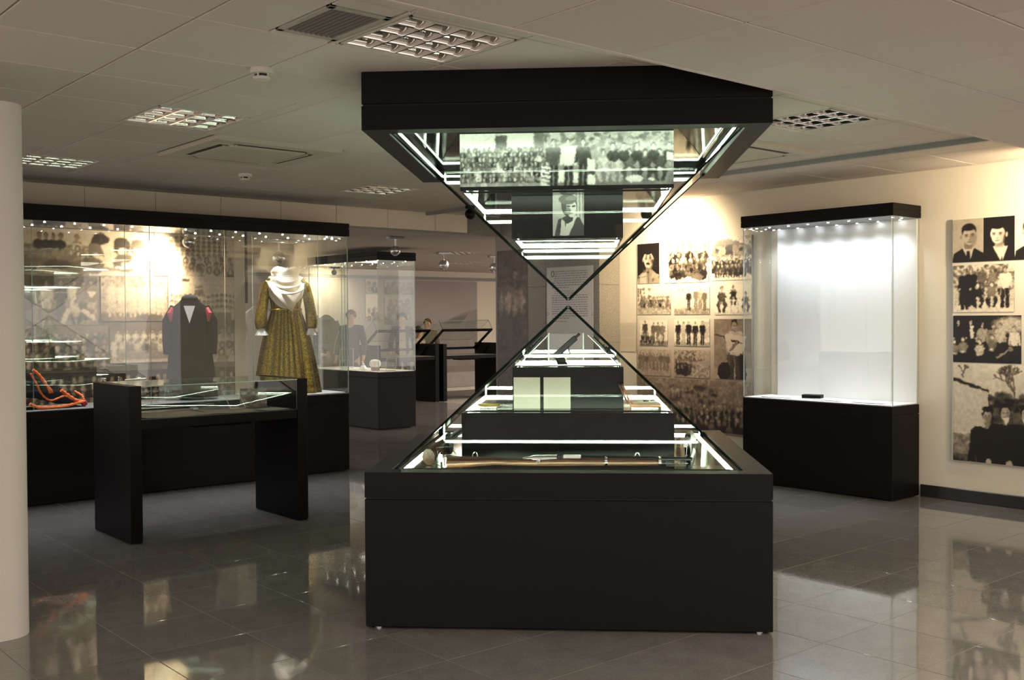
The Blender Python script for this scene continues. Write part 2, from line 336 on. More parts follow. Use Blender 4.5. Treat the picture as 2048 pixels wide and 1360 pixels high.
# ------------------------------------------------------------------ flat prints painted as colour on a fine grid
rng = np.random.default_rng(7)
class Print:
    def __init__(s, w, h, res, v=.6):
        s.asp = w / h; s.w = max(8, int(round(w * res))); s.h = max(8, int(round(h * res)))
        y, x = np.mgrid[0:s.h, 0:s.w]; s.X = (x + .5) / s.w * s.asp; s.Y = (y + .5) / s.h; s.a = np.full((s.h, s.w), float(v)); s.px = 1 / s.h
    def mix(s, m, v, al=1.): s.a = s.a * (1 - m * al) + v * m * al; return s
    def ell(s, x, y, rx, ry, v, al=1., soft=None):
        d = np.sqrt(((s.X - x) / rx) ** 2 + ((s.Y - y) / ry) ** 2); e = soft if soft else min(1, s.px / min(rx, ry) * 1.2)
        return s.mix(np.clip((1 - d) / e + .5, 0, 1), v, al)
    def rect(s, x0, y0, x1, y1, v, al=1.):
        e = s.px; m = np.clip((s.X - x0) / e + .5, 0, 1) * np.clip((x1 - s.X) / e + .5, 0, 1) * np.clip((s.Y - y0) / e + .5, 0, 1) * np.clip((y1 - s.Y) / e + .5, 0, 1)
        return s.mix(m, v, al)
    def poly(s, pts, v, al=1., soft=1.):
        m = np.ones_like(s.a); n = len(pts); ar = sum(pts[i][0] * pts[(i + 1) % n][1] - pts[(i + 1) % n][0] * pts[i][1] for i in range(n)); sg = 1 if ar > 0 else -1
        for i in range(n):
            (x0, y0), (x1, y1) = pts[i], pts[(i + 1) % n]; l = math.hypot(x1 - x0, y1 - y0) + 1e-9
            d = sg * ((x1 - x0) * (s.Y - y0) - (y1 - y0) * (s.X - x0)) / l; m = m * np.clip(d / (s.px * soft) + .5, 0, 1)
        return s.mix(m, v, al)
    def line(s, x0, y0, x1, y1, r, v, al=1.):
        dx, dy = x1 - x0, y1 - y0; t = np.clip(((s.X - x0) * dx + (s.Y - y0) * dy) / (dx * dx + dy * dy + 1e-9), 0, 1)
        d = np.hypot(s.X - x0 - t * dx, s.Y - y0 - t * dy); return s.mix(np.clip((r - d) / s.px + .5, 0, 1), v, al)
    def grad(s, v0, v1): s.a[:] = v0 + (v1 - v0) * s.Y; return s
    def field(s, cell, octs=3):
        n = np.zeros_like(s.a)
        for k in range(octs):
            c = cell / 2 ** k; gw, gh = int(s.asp / c) + 3, int(1 / c) + 3; g = rng.random((gh, gw)) - .5
            fx, fy = s.X / c, s.Y / c; ix, iy = fx.astype(int), fy.astype(int); tx, ty = fx - ix, fy - iy; tx = tx * tx * (3 - 2 * tx); ty = ty * ty * (3 - 2 * ty)
            n += (g[iy, ix] * (1 - tx) * (1 - ty) + g[iy, ix + 1] * tx * (1 - ty) + g[iy + 1, ix] * (1 - tx) * ty + g[iy + 1, ix + 1] * tx * ty) / 1.6 ** k
        return n
    def noise(s, cell, amp, y0=0, y1=1): s.a += s.field(cell) * amp * ((s.Y >= y0) & (s.Y <= y1)); return s
    def organic(s, warp, cell, grain=.25, blur=1):
        # uneven outlines, soft focus and blotchy tones like an enlarged old photograph
        dx, dy = s.field(cell) * warp, s.field(cell) * warp
        fx = np.clip((s.X + dx) / s.asp * s.w - .5, 0, s.w - 1.001); fy = np.clip((s.Y + dy) * s.h - .5, 0, s.h - 1.001); ix, iy = fx.astype(int), fy.astype(int); tx, ty = fx - ix, fy - iy; A = np.clip(s.a, 0, 1)
        ix2 = np.minimum(ix + 1, s.w - 1); iy2 = np.minimum(iy + 1, s.h - 1)
        B = A[iy, ix] * (1 - tx) * (1 - ty) + A[iy, ix2] * tx * (1 - ty) + A[iy2, ix] * (1 - tx) * ty + A[iy2, ix2] * tx * ty
        for _ in range(blur):
            p = np.pad(B, 1, mode='edge'); B = (p[1:-1, 1:-1] * 2 + p[:-2, 1:-1] + p[2:, 1:-1] + p[1:-1, :-2] + p[1:-1, 2:]) / 6
        s.a = np.clip(B * (1 + s.field(cell * .8, 4) * grain * 2) + s.field(cell * 1.6, 4) * grain * .6, 0, 1); return s
    def bust(s, x, y, r, skin=.7, hair=.1, top=.2, long=False, collar=False):
        # head centre x,y with head half-height r
        s.ell(x, y + r * 2.55, r * 1.65, r * 1.55, top); s.rect(x - r * .28, y + r * .7, x + r * .28, y + r * 1.25, skin * .85)
        if collar: s.poly([(x - r * .45, y + r * 1.05), (x + r * .45, y + r * 1.05), (x, y + r * 2.0)], .85)
        if long: s.ell(x, y + r * .1, r * .95, r * 1.15, hair)
        s.ell(x, y - r * .22, r * .68, r * .78, hair); s.ell(x, y + r * .10, r * .58, r * .78, skin)
        s.ell(x - r * .25, y, r * .12, r * .08, hair, .8); s.ell(x + r * .25, y, r * .12, r * .08, hair, .8); s.ell(x, y + r * .48, r * .18, r * .06, skin * .5, .8)
        s.ell(x + r * .38, y + r * .2, r * .28, r * .6, skin * .6, .35, .8); return s
    def person(s, x, y, h, skin=.7, hair=.1, top=.3, bot=.15, skirt=False):
        r = h / 15; s.line(x - r * .7, y + h * .5, x - r * .9, y + h * .98, r * .62, bot); s.line(x + r * .7, y + h * .5, x + r * .9, y + h * .98, r * .62, bot)
        if skirt: s.poly([(x - r * 1.2, y + h * .42), (x + r * 1.2, y + h * .42), (x + r * 2.2, y + h * .85), (x - r * 2.2, y + h * .85)], bot)
        s.line(x - r * 1.7, y + h * .21, x - r * 2.1, y + h * .48, r * .5, top * .9); s.line(x + r * 1.7, y + h * .21, x + r * 2.1, y + h * .48, r * .5, top * .9)
        s.poly([(x - r * 1.8, y + h * .17), (x + r * 1.8, y + h * .17), (x + r * 1.35, y + h * .54), (x - r * 1.35, y + h * .54)], top)
        s.ell(x - r * 2.1, y + h * .51, r * .4, r * .45, skin); s.ell(x + r * 2.1, y + h * .51, r * .4, r * .45, skin)
        s.rect(x - r * .3, y + h * .1, x + r * .3, y + h * .18, skin * .8); s.ell(x, y + r * .9, r * .72, r * .9, hair); s.ell(x, y + r * 1.15, r * .60, r * .80, skin)
        if h > .55:
            for q in (-1, 1): s.ell(x + q * r * .24, y + r * 1.02, r * .15, r * .09, .12, .85)
            s.ell(x, y + r * 1.58, r * .22, r * .07, skin * .45, .9); s.ell(x + r * .34, y + r * 1.2, r * .26, r * .6, skin * .6, .45, .8)
        return s
    def seated(s, x, y, h, skin=.7, top=.3, bot=.2):
        r = h / 9; s.line(x - r * .9, y + h * .62, x - r * 1.5, y + h * .74, r * .8, bot); s.line(x + r * .9, y + h * .62, x + r * 1.5, y + h * .74, r * .8, bot); s.line(x - r * 1.5, y + h * .74, x - r * .9, y + h * .98, r * .55, bot); s.line(x + r * 1.5, y + h * .74, x + r * .9, y + h * .98, r * .55, bot); s.poly([(x - r * 1.5, y + h * .25), (x + r * 1.5, y + h * .25), (x + r * 1.2, y + h * .68), (x - r * 1.2, y + h * .68)], top, 1., 3.); s.line(x - r * 1.6, y + h * .4, x - r * .3, y + h * .62, r * .45, top * .85)
        s.line(x + r * 1.6, y + h * .4, x + r * .3, y + h * .62, r * .45, top * .85); s.ell(x, y + h * .64, r * .7, r * .4, skin)
        s.ell(x, y + r * .95, r * .74, r * .95, .1); s.ell(x, y + r * 1.2, r * .60, r * .82, skin); return s
    def crowd(s, x0, x1, y0, y1, rows, r, seed, dark=.12, light=.8, pl=.3):
        g = random.Random(seed)
        for k in range(rows):
            y = y0 + (y1 - y0) * k / max(1, rows - 1); n = max(2, int((x1 - x0) / (r * 2.3))); 
            for i in range(n):
                x = x0 + (x1 - x0) * (i + .5 + g.uniform(-.25, .25)) / n
                s.bust(x, y + g.uniform(-.3, .3) * r, r * g.uniform(.85, 1.1), g.uniform(.5, .85), g.uniform(.03, .2), light * g.uniform(.7, 1) if g.random() < pl else dark * g.uniform(.5, 2.2), g.random() < .3)
        return s
    def trees(s, x0, x1, y0, y1, v, n, seed):
        g = random.Random(seed)
        for i in range(n): s.ell(g.uniform(x0, x1), g.uniform(y0, y1), g.uniform(.02, .07), g.uniform(.015, .05), v * g.uniform(.5, 1.6), .75, .6)
        return s
SEPIA = ((.010, .006, .0045), (.86, .77, .61)); GREY = ((.012, .012, .012), (.80, .80, .77)); FADED = ((.055, .045, .040), (.58, .52, .44)); BLUE = ((.05, .045, .05), (.52, .47, .45))
def hang(name, P, o, rvec, w, h, tone=SEPIA, parent=None, off=(0, 0, 0), thick=.006, m='photo', colour=None, gam=1., con=1.35):
    """a printed sheet: o = lower left corner of its face as one looks at it, rvec = its rightward direction"""
    r = Vector(rvec).normalized(); u = Vector((0, 0, 1)); n = r.cross(u)  # towards the viewer
    o = Vector(o) - Vector(off); gw, gh = P.w, P.h
    xs = np.linspace(0, w, gw); ys = np.linspace(h, 0, gh); co = np.zeros((gh, gw, 3))
    co += np.array(o) + xs[None, :, None] * np.array(r)[None, None] + ys[:, None, None] * np.array(u)[None, None]
    V = co.reshape(-1, 3); i = np.arange(gh * gw).reshape(gh, gw)
    F = np.stack([i[1:, :-1], i[1:, 1:], i[:-1, 1:], i[:-1, :-1]], -1).reshape(-1, 4)
    a, b, c, d = [Vector(V[k]) for k in (i[-1, 0], i[-1, -1], i[0, -1], i[0, 0])]
    back = [p - n * thick for p in (a, b, c, d)]; nv = len(V)
    V = np.concatenate([V, np.array([a, b, c, d]), np.array(back)])
    sides = [(nv + k, nv + 4 + k, nv + 4 + (k + 1) % 4, nv + (k + 1) % 4) for k in range(4)] + [(nv + 4, nv + 7, nv + 6, nv + 5)]
    me = bpy.data.meshes.new(name); F = np.concatenate([F, np.array(sides)])
    me.vertices.add(len(V)); me.vertices.foreach_set('co', V.astype(np.float32).ravel()); me.loops.add(F.size); me.loops.foreach_set('vertex_index', F.astype(np.int32).ravel())
    me.polygons.add(len(F)); me.polygons.foreach_set('loop_start', np.arange(0, F.size, 4, dtype=np.int32))
    me.update(calc_edges=True)
    if colour is None:
        t = np.clip((P.a - .5) * con + .5, 0, 1).reshape(-1, 1) ** gam; d, l = np.array(tone[0])[None], np.array(tone[1])[None]; md = (d * .68 + l * .32) * (np.array([[1.06, .96, .86]]) if tone[1][2] < tone[1][0] * .93 else 1)
        col = np.where(t < .5, d + (md - d) * t * 2, md + (l - md) * (t - .5) * 2)
    else: col = colour.reshape(-1, 3)
    edge = np.tile(np.array([[.30, .28, .25]]), (8, 1)); col = np.concatenate([col, edge]); col = np.concatenate([col, np.ones((len(col), 1))], 1)
    at = me.color_attributes.new('Col', 'FLOAT_COLOR', 'POINT'); at.data.foreach_set('color', col.astype(np.float32).ravel())
    me.materials.append(M[m]); me.validate()
    ob = bpy.data.objects.new(name, me); C.objects.link(ob)
    if parent is not None: ob.parent = parent
    return ob

# ================================================================== the room
ZF, ZN, ZB, VS, VB = 2.69, 2.55, 2.49, 2.91, 9.50   # far ceiling, near ceiling, back-room ceiling, step line, beam face
def visible(x, y, z, mx=120):
    d = Vector((x, y, z - 1.5)); w = d.dot(fwd)
    if w < .1: return None
    px = 1024 + 2100 * d.dot(right) / w; py = 680 - 2100 * d.dot(up) / w
    return w if -mx < px < 2048 + mx and -mx < py < 1360 + mx else None

# floor of square polished tiles
fl = thing('floor', None, None); fl['kind'] = 'structure'
mb = MB(); mb.box((-4, -4, -.06), (20, 19, -.0016)); mb.build('floor_bed', M['joint'], fl)
TS = .48
tile_mb = MB(); tile_mb.bbox((-TS / 2 + .002, -TS / 2 + .002, -.0015), (TS / 2 - .002, TS / 2 - .002, 0), .0006)
cells = []
for i in range(-18, 34):
    for j in range(-16, 33):
        x, y = 4.687 + TS * (i + .5) - 9.6, 2.714 + TS * (j + .5)
        ds = [visible(x + dx, y + dy, 0, 30) for dx in (-.24, 0, .24) for dy in (-.24, 0, .24)]; ds = [d for d in ds if d]
        if ds: cells.append((min(ds), x, y))
        elif -3 < x < 19 and -3 < y < 18.5: cells.append((999, x, y))
cells.sort()
t0 = tile_mb.build('floor_tile', M['floor'], fl); first = True; rest = MB()
R = random.Random(3)
for k, (d, x, y) in enumerate(cells):
    if k < 290:
        o = t0 if first else inst(t0, (0, 0, 0), fl); first = False
        o.location = (x, y, 0); o.rotation_euler = (R.gauss(0, .0005), R.gauss(0, .0005), 0)
    else: rest.box((x - TS / 2 + .002, y - TS / 2 + .002, -.0015), (x + TS / 2 - .002, y + TS / 2 - .002, 0))
o = rest.build('floor_tile_field', M['floor'], fl); o['kind'] = 'stuff'

# ceilings
fix = [(2.40, 3.40, 2.96, 3.94), (2.32, 5.70, 2.88, 6.25), (2.27, 7.93, 2.80, 8.45), (5.13, 7.86, 5.66, 8.42), (5.30, 3.38, 5.82, 3.92), (2.95, 6.38, 3.93, 7.30), (2.08, 3.47, 2.36, 3.90)]
def cut(rects, h):
    out = []
    for (a, b, c, d) in rects:
        if h[0] >= c or h[2] <= a or h[1] >= d or h[3] <= b: out.append((a, b, c, d)); continue
        x0, x1 = max(a, h[0]), min(c, h[2])
        for r in ((a, b, x0, d), (x1, b, c, d), (x0, b, x1, h[1]), (x0, h[3], x1, d)):
            if r[2] - r[0] > .012 and r[3] - r[1] > .012: out.append(r)
    return out
def tiles(parent, x0, x1, y0, y1, ox, oy, z, s=.6, holes=(), mat_='ceil'):
    g = .0038; bars = MB(); meshes = {}
    i0, i1 = math.floor((x0 - ox) / s), math.ceil((x1 - ox) / s); j0, j1 = math.floor((y0 - oy) / s), math.ceil((y1 - oy) / s)
    for i in range(i0, i1):
        for j in range(j0, j1):
            r = (max(x0, ox + i * s), max(y0, oy + j * s), min(x1, ox + i * s + s), min(y1, oy + j * s + s))
            if r[2] - r[0] < .03 or r[3] - r[1] < .03: continue
            rs = [r]
            for h in holes: rs = cut(rs, h)
            for a, b, c, d in rs:
                key = (round(c - a, 3), round(d - b, 3)); loc = ((a + c) / 2, (b + d) / 2, z)
                if key not in meshes:
                    m = MB(); w, h = (c - a) / 2 - g, (d - b) / 2 - g; m.bbox((-w, -h, 0), (w, h, .014), .003)
                    o = m.build('ceiling_tile', M[mat_], parent); o.location = loc; meshes[key] = o
                else: inst(meshes[key], loc, parent)
    for i in range(i0, i1 + 1):
        x = ox + i * s
        if x0 <= x <= x1: bars.box((x - .012, y0, z + .0145), (x + .012, y1, z + .020))
    for j in range(j0, j1 + 1):
        y = oy + j * s
        if y0 <= y <= y1: bars.box((x0, y - .012, z + .0205), (x1, y + .012, z + .026))
    bars.build('ceiling_grid', M['tbar'], parent)
ce = thing('ceiling', None, None); ce['kind'] = 'structure'
tiles(ce, -1.8, 6.9, VS, VB, 2.37, 3.36, ZF, holes=fix)
mb = MB(); mb.box((-3, VS, ZF + .14), (8.4, 9.8, ZF + .2)); mb.build('ceiling_slab', M['dark'], ce)
cn = thing('ceiling_near', None, None); cn['kind'] = 'structure'
tiles(cn, -2.6, 8.3, -.69, VS - .02, 3.09, 2.31, ZN)
mb = MB(); mb.box((-3, -1.5, ZN + .06), (8.4, VS, ZN + .1)); mb.build('ceiling_slab', M['dark'], cn)
mb = MB(); mb.box((-2.6, VS - .02, ZN - .003), (8.3, VS, ZF + .13)); tag(mb.build('trim_1', M['ceil']), kind='structure')
cs = thing('ceiling_side', None, None); cs['kind'] = 'structure'
tiles(cs, 6.93, 8.3, VS, 9.6, 6.93, 3.36, ZF + .02, s=.6)
mb = MB(); mb.box((6.895, VS, ZF - .034), (6.93, VB, ZF + .13)); tag(mb.build('trim_2', M['trim']), kind='structure')
cb = MB()
rs = [(-1, 9.751, 19, 17.6)]
for h in ((9.40, 12.22, 9.95, 12.78), (11.2, 14.3, 11.75, 14.85)): rs = cut(rs, h)
for a, b, c, d in rs: cb.box((a, b, ZB), (c, d, ZB + .12))
tag(cb.build('ceiling_back', M['ceil']), kind='structure')
# dropped beam of panels over the long case
be = thing('wall_beam', None, None); be['kind'] = 'structure'
mb = MB(); mb.box((-2, VB + .012, ZB), (7.98, 9.75, ZF + .13)); mb.build('beam_core', M['wallgrey'], be)
x = -1.93; pm = None
while x < 7.3:
    if pm is None:
        m = MB(); m.bbox((0.002, 0, 0), (.638, .012, .20), .002); pm = m.build('panel', M['wall'], be); pm.location = (x, VB, ZB)
    else: inst(pm, (x, VB, ZB), be)
    x += .64
m = MB(); m.bbox((7.48, VB - .006, ZB - .004), (7.975, VB + .012, 2.69), .002); m.build('stone_panel', M['stone'], be)
# right wall, skirting, pillar
mb = MB(); mb.box((8.3, -1.5, 0), (8.45, 9.6, 2.86)); tag(mb.build('wall_right', M['wall']), kind='structure')
mb = MB(); mb.bbox((8.28, -1.5, 0), (8.2995, 4.425, .1), .004); mb.bbox((8.28, 5.915, 0), (8.2995, 7.88, .1), .004); tag(mb.build('baseboard_right', M['base']), kind='structure')
pi = thing('wall_pillar', None, None); pi['kind'] = 'structure'
mb = MB(); mb.box((7.995, 7.89, 0), (8.299, 9.599, 2.8)); mb.build('pillar_core', M['seam'], pi)
z = 0
while z < 2.6:   # cladding slabs
    h = min(.62, 2.705 - z)
    for a, b in ((7.878, 8.72), (8.724, 9.6)):
        m = MB(); m.bbox((7.984, a, z + .001), (7.995, b, z + h - .001), .001); m.build('stone_panel', M['stone'], pi)
    m = MB(); m.bbox((7.985, 7.876, z + .001), (8.299, 7.89, z + h - .001), .001); m.build('stone_panel', M['stone2'], pi)
    z += h
# free-standing partition close to the camera, rounded end
mb = MB(); pts = [(-2.5, 5.275), (1.40, 5.275)] + [(1.40 + .115 * math.sin(t), 5.39 - .115 * math.cos(t)) for t in np.linspace(.12, PI - .12, 14)] + [(1.40, 5.505), (-2.5, 5.505)]
mb.prism(pts, 2, 0, 2.53); tag(mb.build('wall_left', M['partition'], smooth=True), kind='structure')
# wall carrying the mural, and the far wall of the back room
mb = MB(); mb.box((0, 10.2, 0), (5.06, 10.32, ZB)); tag(mb.build('wall_mural', M['wall']), kind='structure')
mb = MB(); mb.box((5.062, 10.19, 1.68), (5.085, 10.3, 2.42)); tag(mb.build('trim_3', M['base']), kind='structure')
mb = MB(); mb.box((5, 17.5, 0), (19, 17.65, ZB)); tag(mb.build('wall_far', M['wall']), kind='structure')
mb = MB(); mb.bbox((5, 17.47, 2.31), (19, 17.5, 2.365), .005); tag(mb.build('trim_4', M['trim']), kind='structure')
mb = MB(); mb.box((5, 17.485, .08), (12.39, 17.4995, 2.30)); tag(mb.build('wall_far_panel', M['wallgrey']), kind='structure')

# ------------------------------------------------------------------ ceiling fittings
def louvre(name, label, r, z, group=None, tubes='tube'):
    x0, y0, x1, y1 = r; cx, cy = (x0 + x1) / 2, (y0 + y1) / 2; w, h = (x1 - x0) / 2 - .004, (y1 - y0) / 2 - .004
    t = thing(name, label, 'light', (cx, cy, z), 0, group)
    f = MB(); b = .014
    f.bbox((-w, -h, -.003), (w, -h + b, .02), .002); f.bbox((-w, h - b, -.003), (w, h, .02), .002); f.bbox((-w, -h, -.003), (-w + b, h, .02), .002); f.bbox((w - b, -h, -.003), (w, h, .02), .002)
    f.build('frame', M['aluw'], t)
    k = MB(); k.box((-w, -h, .085), (w, h, .09)); k.box((-w, -h, .02), (-w + .004, h, .09)); k.box((w - .004, -h, .02), (w, h, .09)); k.box((-w, -h, .02), (w, -h + .004, .09)); k.box((-w, h - .004, .02), (w, h, .09))
    k.build('housing', M['vent'], t)
    n = 4; wi, hi = w - b, h - b
    for i in range(n):   # tubes run along y
        x = -wi + (i + .5) * 2 * wi / n; q = MB(); q.tube([(x, -hi, .066), (x, hi, .066)], .008, 8); q.build('tube', M[tubes], t, smooth=True)
    for i in range(n + 1):   # curved side reflectors
        x = -wi + i * 2 * wi / n; q = MB(); pr = [(x - .004, 0), (x + .004, 0)] + [(x + .004 + .024 * (s / 5) ** 2, .05 * s / 5) for s in range(1, 6)] + [(x - .004 - .024 * (s / 5) ** 2, .05 * s / 5) for s in range(5, 0, -1)]
        pr = [(max(-w + .003, min(w - .003, a)), c) for a, c in pr]
        q.prism(pr, 1, -hi, hi); q.build('reflector', M['alu'], t, smooth=True)
    for j in range(n + 1):   # curved cross blades
        y = -hi + j * 2 * hi / n; q = MB(); pr = [(y - .002, .002), (y + .002, .002)] + [(y + .002 + .028 * (s / 4) ** 2, .002 + .038 * s / 4) for s in range(1, 5)] + [(y - .002 - .028 * (s / 4) ** 2, .002 + .038 * s / 4) for s in range(4, 0, -1)]
        pr = [(max(-h + .003, min(h - .003, a)), c) for a, c in pr]
        q.prism(pr, 0, -wi, wi); q.build('blade', M['alu'], t, smooth=True)
    return t
louvre('ceiling_light', 'large square louvred ceiling light right beside the slatted air vent', fix[0], ZF, 'louvred ceiling lights')
louvre('ceiling_light', 'square louvred ceiling light between round smoke detector and cassette air unit', fix[1], ZF, 'louvred ceiling lights')
louvre('ceiling_light', 'louvred ceiling light half hidden by the white partition wall', fix[2], ZF, 'louvred ceiling lights')
louvre('ceiling_light', 'small louvred ceiling light close to the beam, left of the hanging pyramid', fix[3], ZF, 'louvred ceiling lights')
louvre('ceiling_light', 'louvred ceiling light right of the hanging pyramid, beside the ceiling step', fix[4], ZF, 'louvred ceiling lights')
louvre('ceiling_light', 'nearer of two small lights in the low back room ceiling', (9.40, 12.22, 9.95, 12.78), ZB, 'louvred ceiling lights')
louvre('ceiling_light', 'farther of two small lights in the low back room ceiling', (11.2, 14.3, 11.75, 14.85), ZB, 'louvred ceiling lights')
# slatted vent
x0, y0, x1, y1 = fix[6]; t = thing('air_vent', 'grey slatted square air vent in the ceiling tiles', 'vent', ((x0 + x1) / 2, (y0 + y1) / 2, ZF)); w, h = (x1 - x0) / 2, (y1 - y0) / 2
f = MB()
for a, b in (((-w, -h), (w, -h + .03)), ((-w, h - .03), (w, h)), ((-w, -h), (-w + .03, h)), ((w - .03, -h), (w, h))): f.bbox((a[0], a[1], -.006), (b[0], b[1], .01), .003)
f.build('frame', M['tbar'], t); f = MB(); f.box((-w + .01, -h + .01, .03), (w - .01, h - .01, .035)); f.build('backing', M['dark'], t)
for i in range(9):
    x = -w + .03 + (i + .5) * (2 * w - .06) / 9; q = MB(); q.prism([(x - .012, .012), (x - .008, .012), (x + .010, -.004), (x + .006, -.004)], 1, -h + .03, h - .03); q.build('slat', M['vent'], t)
# cassette air conditioners
def cassette(label, cx, cy, s=.47):
    t = thing('air_conditioner', label, 'air unit', (cx, cy, ZF), 0, 'cassette air units')
    p = MB(); o, i = s, .30
    for sx, sy, ex, ey in ((-o, -o, o, -.36), (-o, .36, o, o), (-o, -.36, -.36, .36), (.36, -.36, o, .36)): p.bbox((sx, sy, -.024), (ex, ey, .01), .004)
    p.build('frame', M['acgrill'], t)
    p = MB(); p.box((-.37, -.37, .004), (.37, .37, .008)); p.build('recess', M['acdark'], t)
    p = MB(); p.bbox((-.285, -.285, -.03), (.285, .285, .003), .008); p.build('grille', M['acgrill'], t)
    for k in range(4):
        q = MB(); q.box((-.352, -.25, -.0245), (-.294, .25, -.021)); q.xf(Matrix.Rotation(k * PI / 2, 4, 'Z')); q.build('air_slot_shade', M['acdark'], t)  # dark plates nearly flush with the frame, painting in the shade of the slots
    for k in range(4):
        q = MB(); q.prism([(-.325, -.0205), (-.318, -.028), (-.300, -.029), (-.298, -.0205)], 1, -.255, .255); q.xf(Matrix.Rotation(k * PI / 2, 4, 'Z')); q.build('flap', M['acgrill'], t)
    for k in range(4):
        q = MB(); q.bbox((-.36, -.36, -.023), (-.285, -.285, .003), .004); q.xf(Matrix.Rotation(k * PI / 2, 4, 'Z')); q.build('corner_plate', M['acgrill'], t)
    return t
cassette('square cassette air conditioner in the ceiling above the long glass case', 3.44, 6.84)
cassette('square cassette air conditioner right of the hanging pyramid', 6.12, 4.75)
# smoke detectors
def detector(label, x, y):
    t = thing('smoke_detector', label, 'smoke detector', (x, y, ZF), 0, 'smoke detectors')
    q = MB(); q.lathe([(.055, 0), (.057, -.012), (.055, -.024), (.05, -.026)], n=24); q.build('base', M['aluw'], t, smooth=True)
    q = MB(); q.lathe([(.03, -.026), (.03, -.038)], n=16); q.build('sensor_gap', M['dark'], t, smooth=True)
    q = MB(); q.lathe([(.038, -.038), (.042, -.042), (.036, -.052), (.0, -.053)], n=24); q.build('cap', M['aluw'], t, smooth=True)
    for k in range(5):
        a = k * 2 * PI / 5; q = MB(); q.box((.036, -.004, -.042), (.042, .004, -.024)); q.xf(Matrix.Rotation(a, 4, 'Z')); q.build('rib', M['aluw'], t)
detector('round cream smoke detector on the ceiling between two large louvred lights', 2.36, 4.56)
detector('small smoke detector on the ceiling near the beam', 3.935, 7.91)

# eyeball spotlights on stems
def eyeball(label, x, y, ztop, zball, aim, mat_='silver', r=.065, energy=0, angle=70, blend=1., stem=True, bw=.11):
    t = thing('spotlight', label, 'spotlight', (x, y, ztop), 0, 'eyeball spotlights')
    d = (Vector(aim) - Vector((x, y, zball))).normalized(); zb = zball - ztop
    q = MB(); q.bbox((-bw, -.035, -.035), (bw, .035, 0), .006); q.build('bracket', M[mat_], t)
    q = MB(); q.tube([(0, 0, -.03), (0, 0, zb + r * .8)], .012, 8); q.build('stem', M[mat_], t, smooth=True)
    q = MB(); q.ball((0, 0, zb), r, 20); q.build('housing', M[mat_], t, smooth=True)
    rot = d.to_track_quat('Z', 'Y').to_matrix().to_4x4(); off = Matrix.Translation((0, 0, zb))
    q = MB(); q.lathe([(r * .72, r * .62), (r * .78, r * .70), (r * .66, r * .78), (r * .60, r * .70)], n=24); q.xf(off @ rot); q.build('lens_ring', M['gunbright' if mat_ == 'silver' else 'black'], t, smooth=True)
    q = MB(); q.lathe([(r * .60, r * .70), (r * .55, r * .76), (r * .2, r * .80)], n=20); q.xf(off @ rot); q.build('lens', M['blackgloss'], t, smooth=True)
    if energy:
        lamp('spotlight_lamp', 'SPOT', Vector((x, y, zball)) + d * (r + .02), energy, WARM, aim, .05, angle, blend, parent=t)
    return t
eyeball('black eyeball spotlight under the ceiling beside the beam end', 6.85, 8.65, ZF, 2.60, (7.9, 9.4, 1.9), 'black', .055, 5, 80, bw=.04)
eyeball('black eyeball spotlight beside the right wall, lighting the photo board', 7.57, 6.83, ZF + .01, 2.50, (8.26, 7.02, 2.12), 'black', .055, 62, 135)
eyeball('silver eyeball spotlight hanging in front of the long photo mural', 4.30, 9.86, ZB, 2.27, (3.98, 10.2, 1.95), 'silver', .06, 60, 150)
eyeball('silver eyeball spotlight in the back room, above the right desk showcase', 9.34, 12.43, ZB, 2.30, (10.3, 15.8, 1.9), 'silver', .075)
eyeball('silver eyeball spotlight in the back room, cut by the grey pillar', 10.50, 12.66, ZB, 2.30, (9.9, 12.0, 1.5), 'silver', .075)
eyeball('silver eyeball spotlight seen above the gold dress', 6.185, 11.56, ZB, 2.26, (5.4, 11.0, 1.7), 'silver', .075)
eyeball('silver eyeball spotlight seen through the corner of the far glass case', 7.12, 10.43, ZB, 2.32, (8.2, 12.0, 1.2), 'silver', .06, 6, 90)
eyeball('black eyeball spotlight washing the far wall with warm light', 10.2, 16.95, ZB, 2.38, (10.3, 17.5, 1.95), 'black', .05, 26, 130)
eyeball('black eyeball spotlight by the right edge, above the row of portraits', 7.62, 2.80, 2.55, 2.42, (8.27, 3.42, 2.25), 'black', .055, 55, 130)

# ================================================================== the two glass pyramids
HC = (4.1295, 4.3215, 0.); HR = math.radians(-44.52)
def pane_tri(parent, k, zb, hb, za):
    # triangular glass sheet, side k of the pyramid, with dark seams on its edges
    t = .006; s = 1 if za > zb else -1
    m = MB(); ang = math.atan2(abs(za - zb), hb); nz = math.cos(ang) * s; ny = -math.sin(ang)
    o = [(-hb, -hb, zb), (hb, -hb, zb), (0, 0, za)]; i = []
    L = math.hypot(hb, za - zb)
    def inn(p, q=.004):
        c = (0, -hb * .62, zb + (za - zb) * .38); return p
    off = Vector((0, -ny * t, -nz * t))
    i = [(o[0][0] + .011, o[0][1], o[0][2]), (o[1][0] - .011, o[1][1], o[1][2]), (0, o[2][1] - .008, o[2][2] - s * .008)]
    vo = [Vector(p) for p in i]; vi = [p + off for p in vo]
    m.add(vo + vi, [(0, 1, 2), (3, 5, 4)], 0)
    m.add(vo + vi, [(0, 3, 4, 1)], 1)
    m.add(vo + vi, [(1, 4, 5, 2), (2, 5, 3, 0)], 1)
    m.xf(Matrix.Rotation(k * PI / 2, 4, 'Z'))
    return m.build('glass_pane', [M['glass'], M['dedge']], parent)
def seam(parent, k, zb, hb, za):
    m = MB(); a = PI / 4 + k * PI / 2; m.tube([(hb * 1.414 * math.cos(a), hb * 1.414 * math.sin(a), zb), (.006 * math.cos(a), .006 * math.sin(a), za)], .0032, 6); return m.build('glass_seam', M['dedge'], parent)
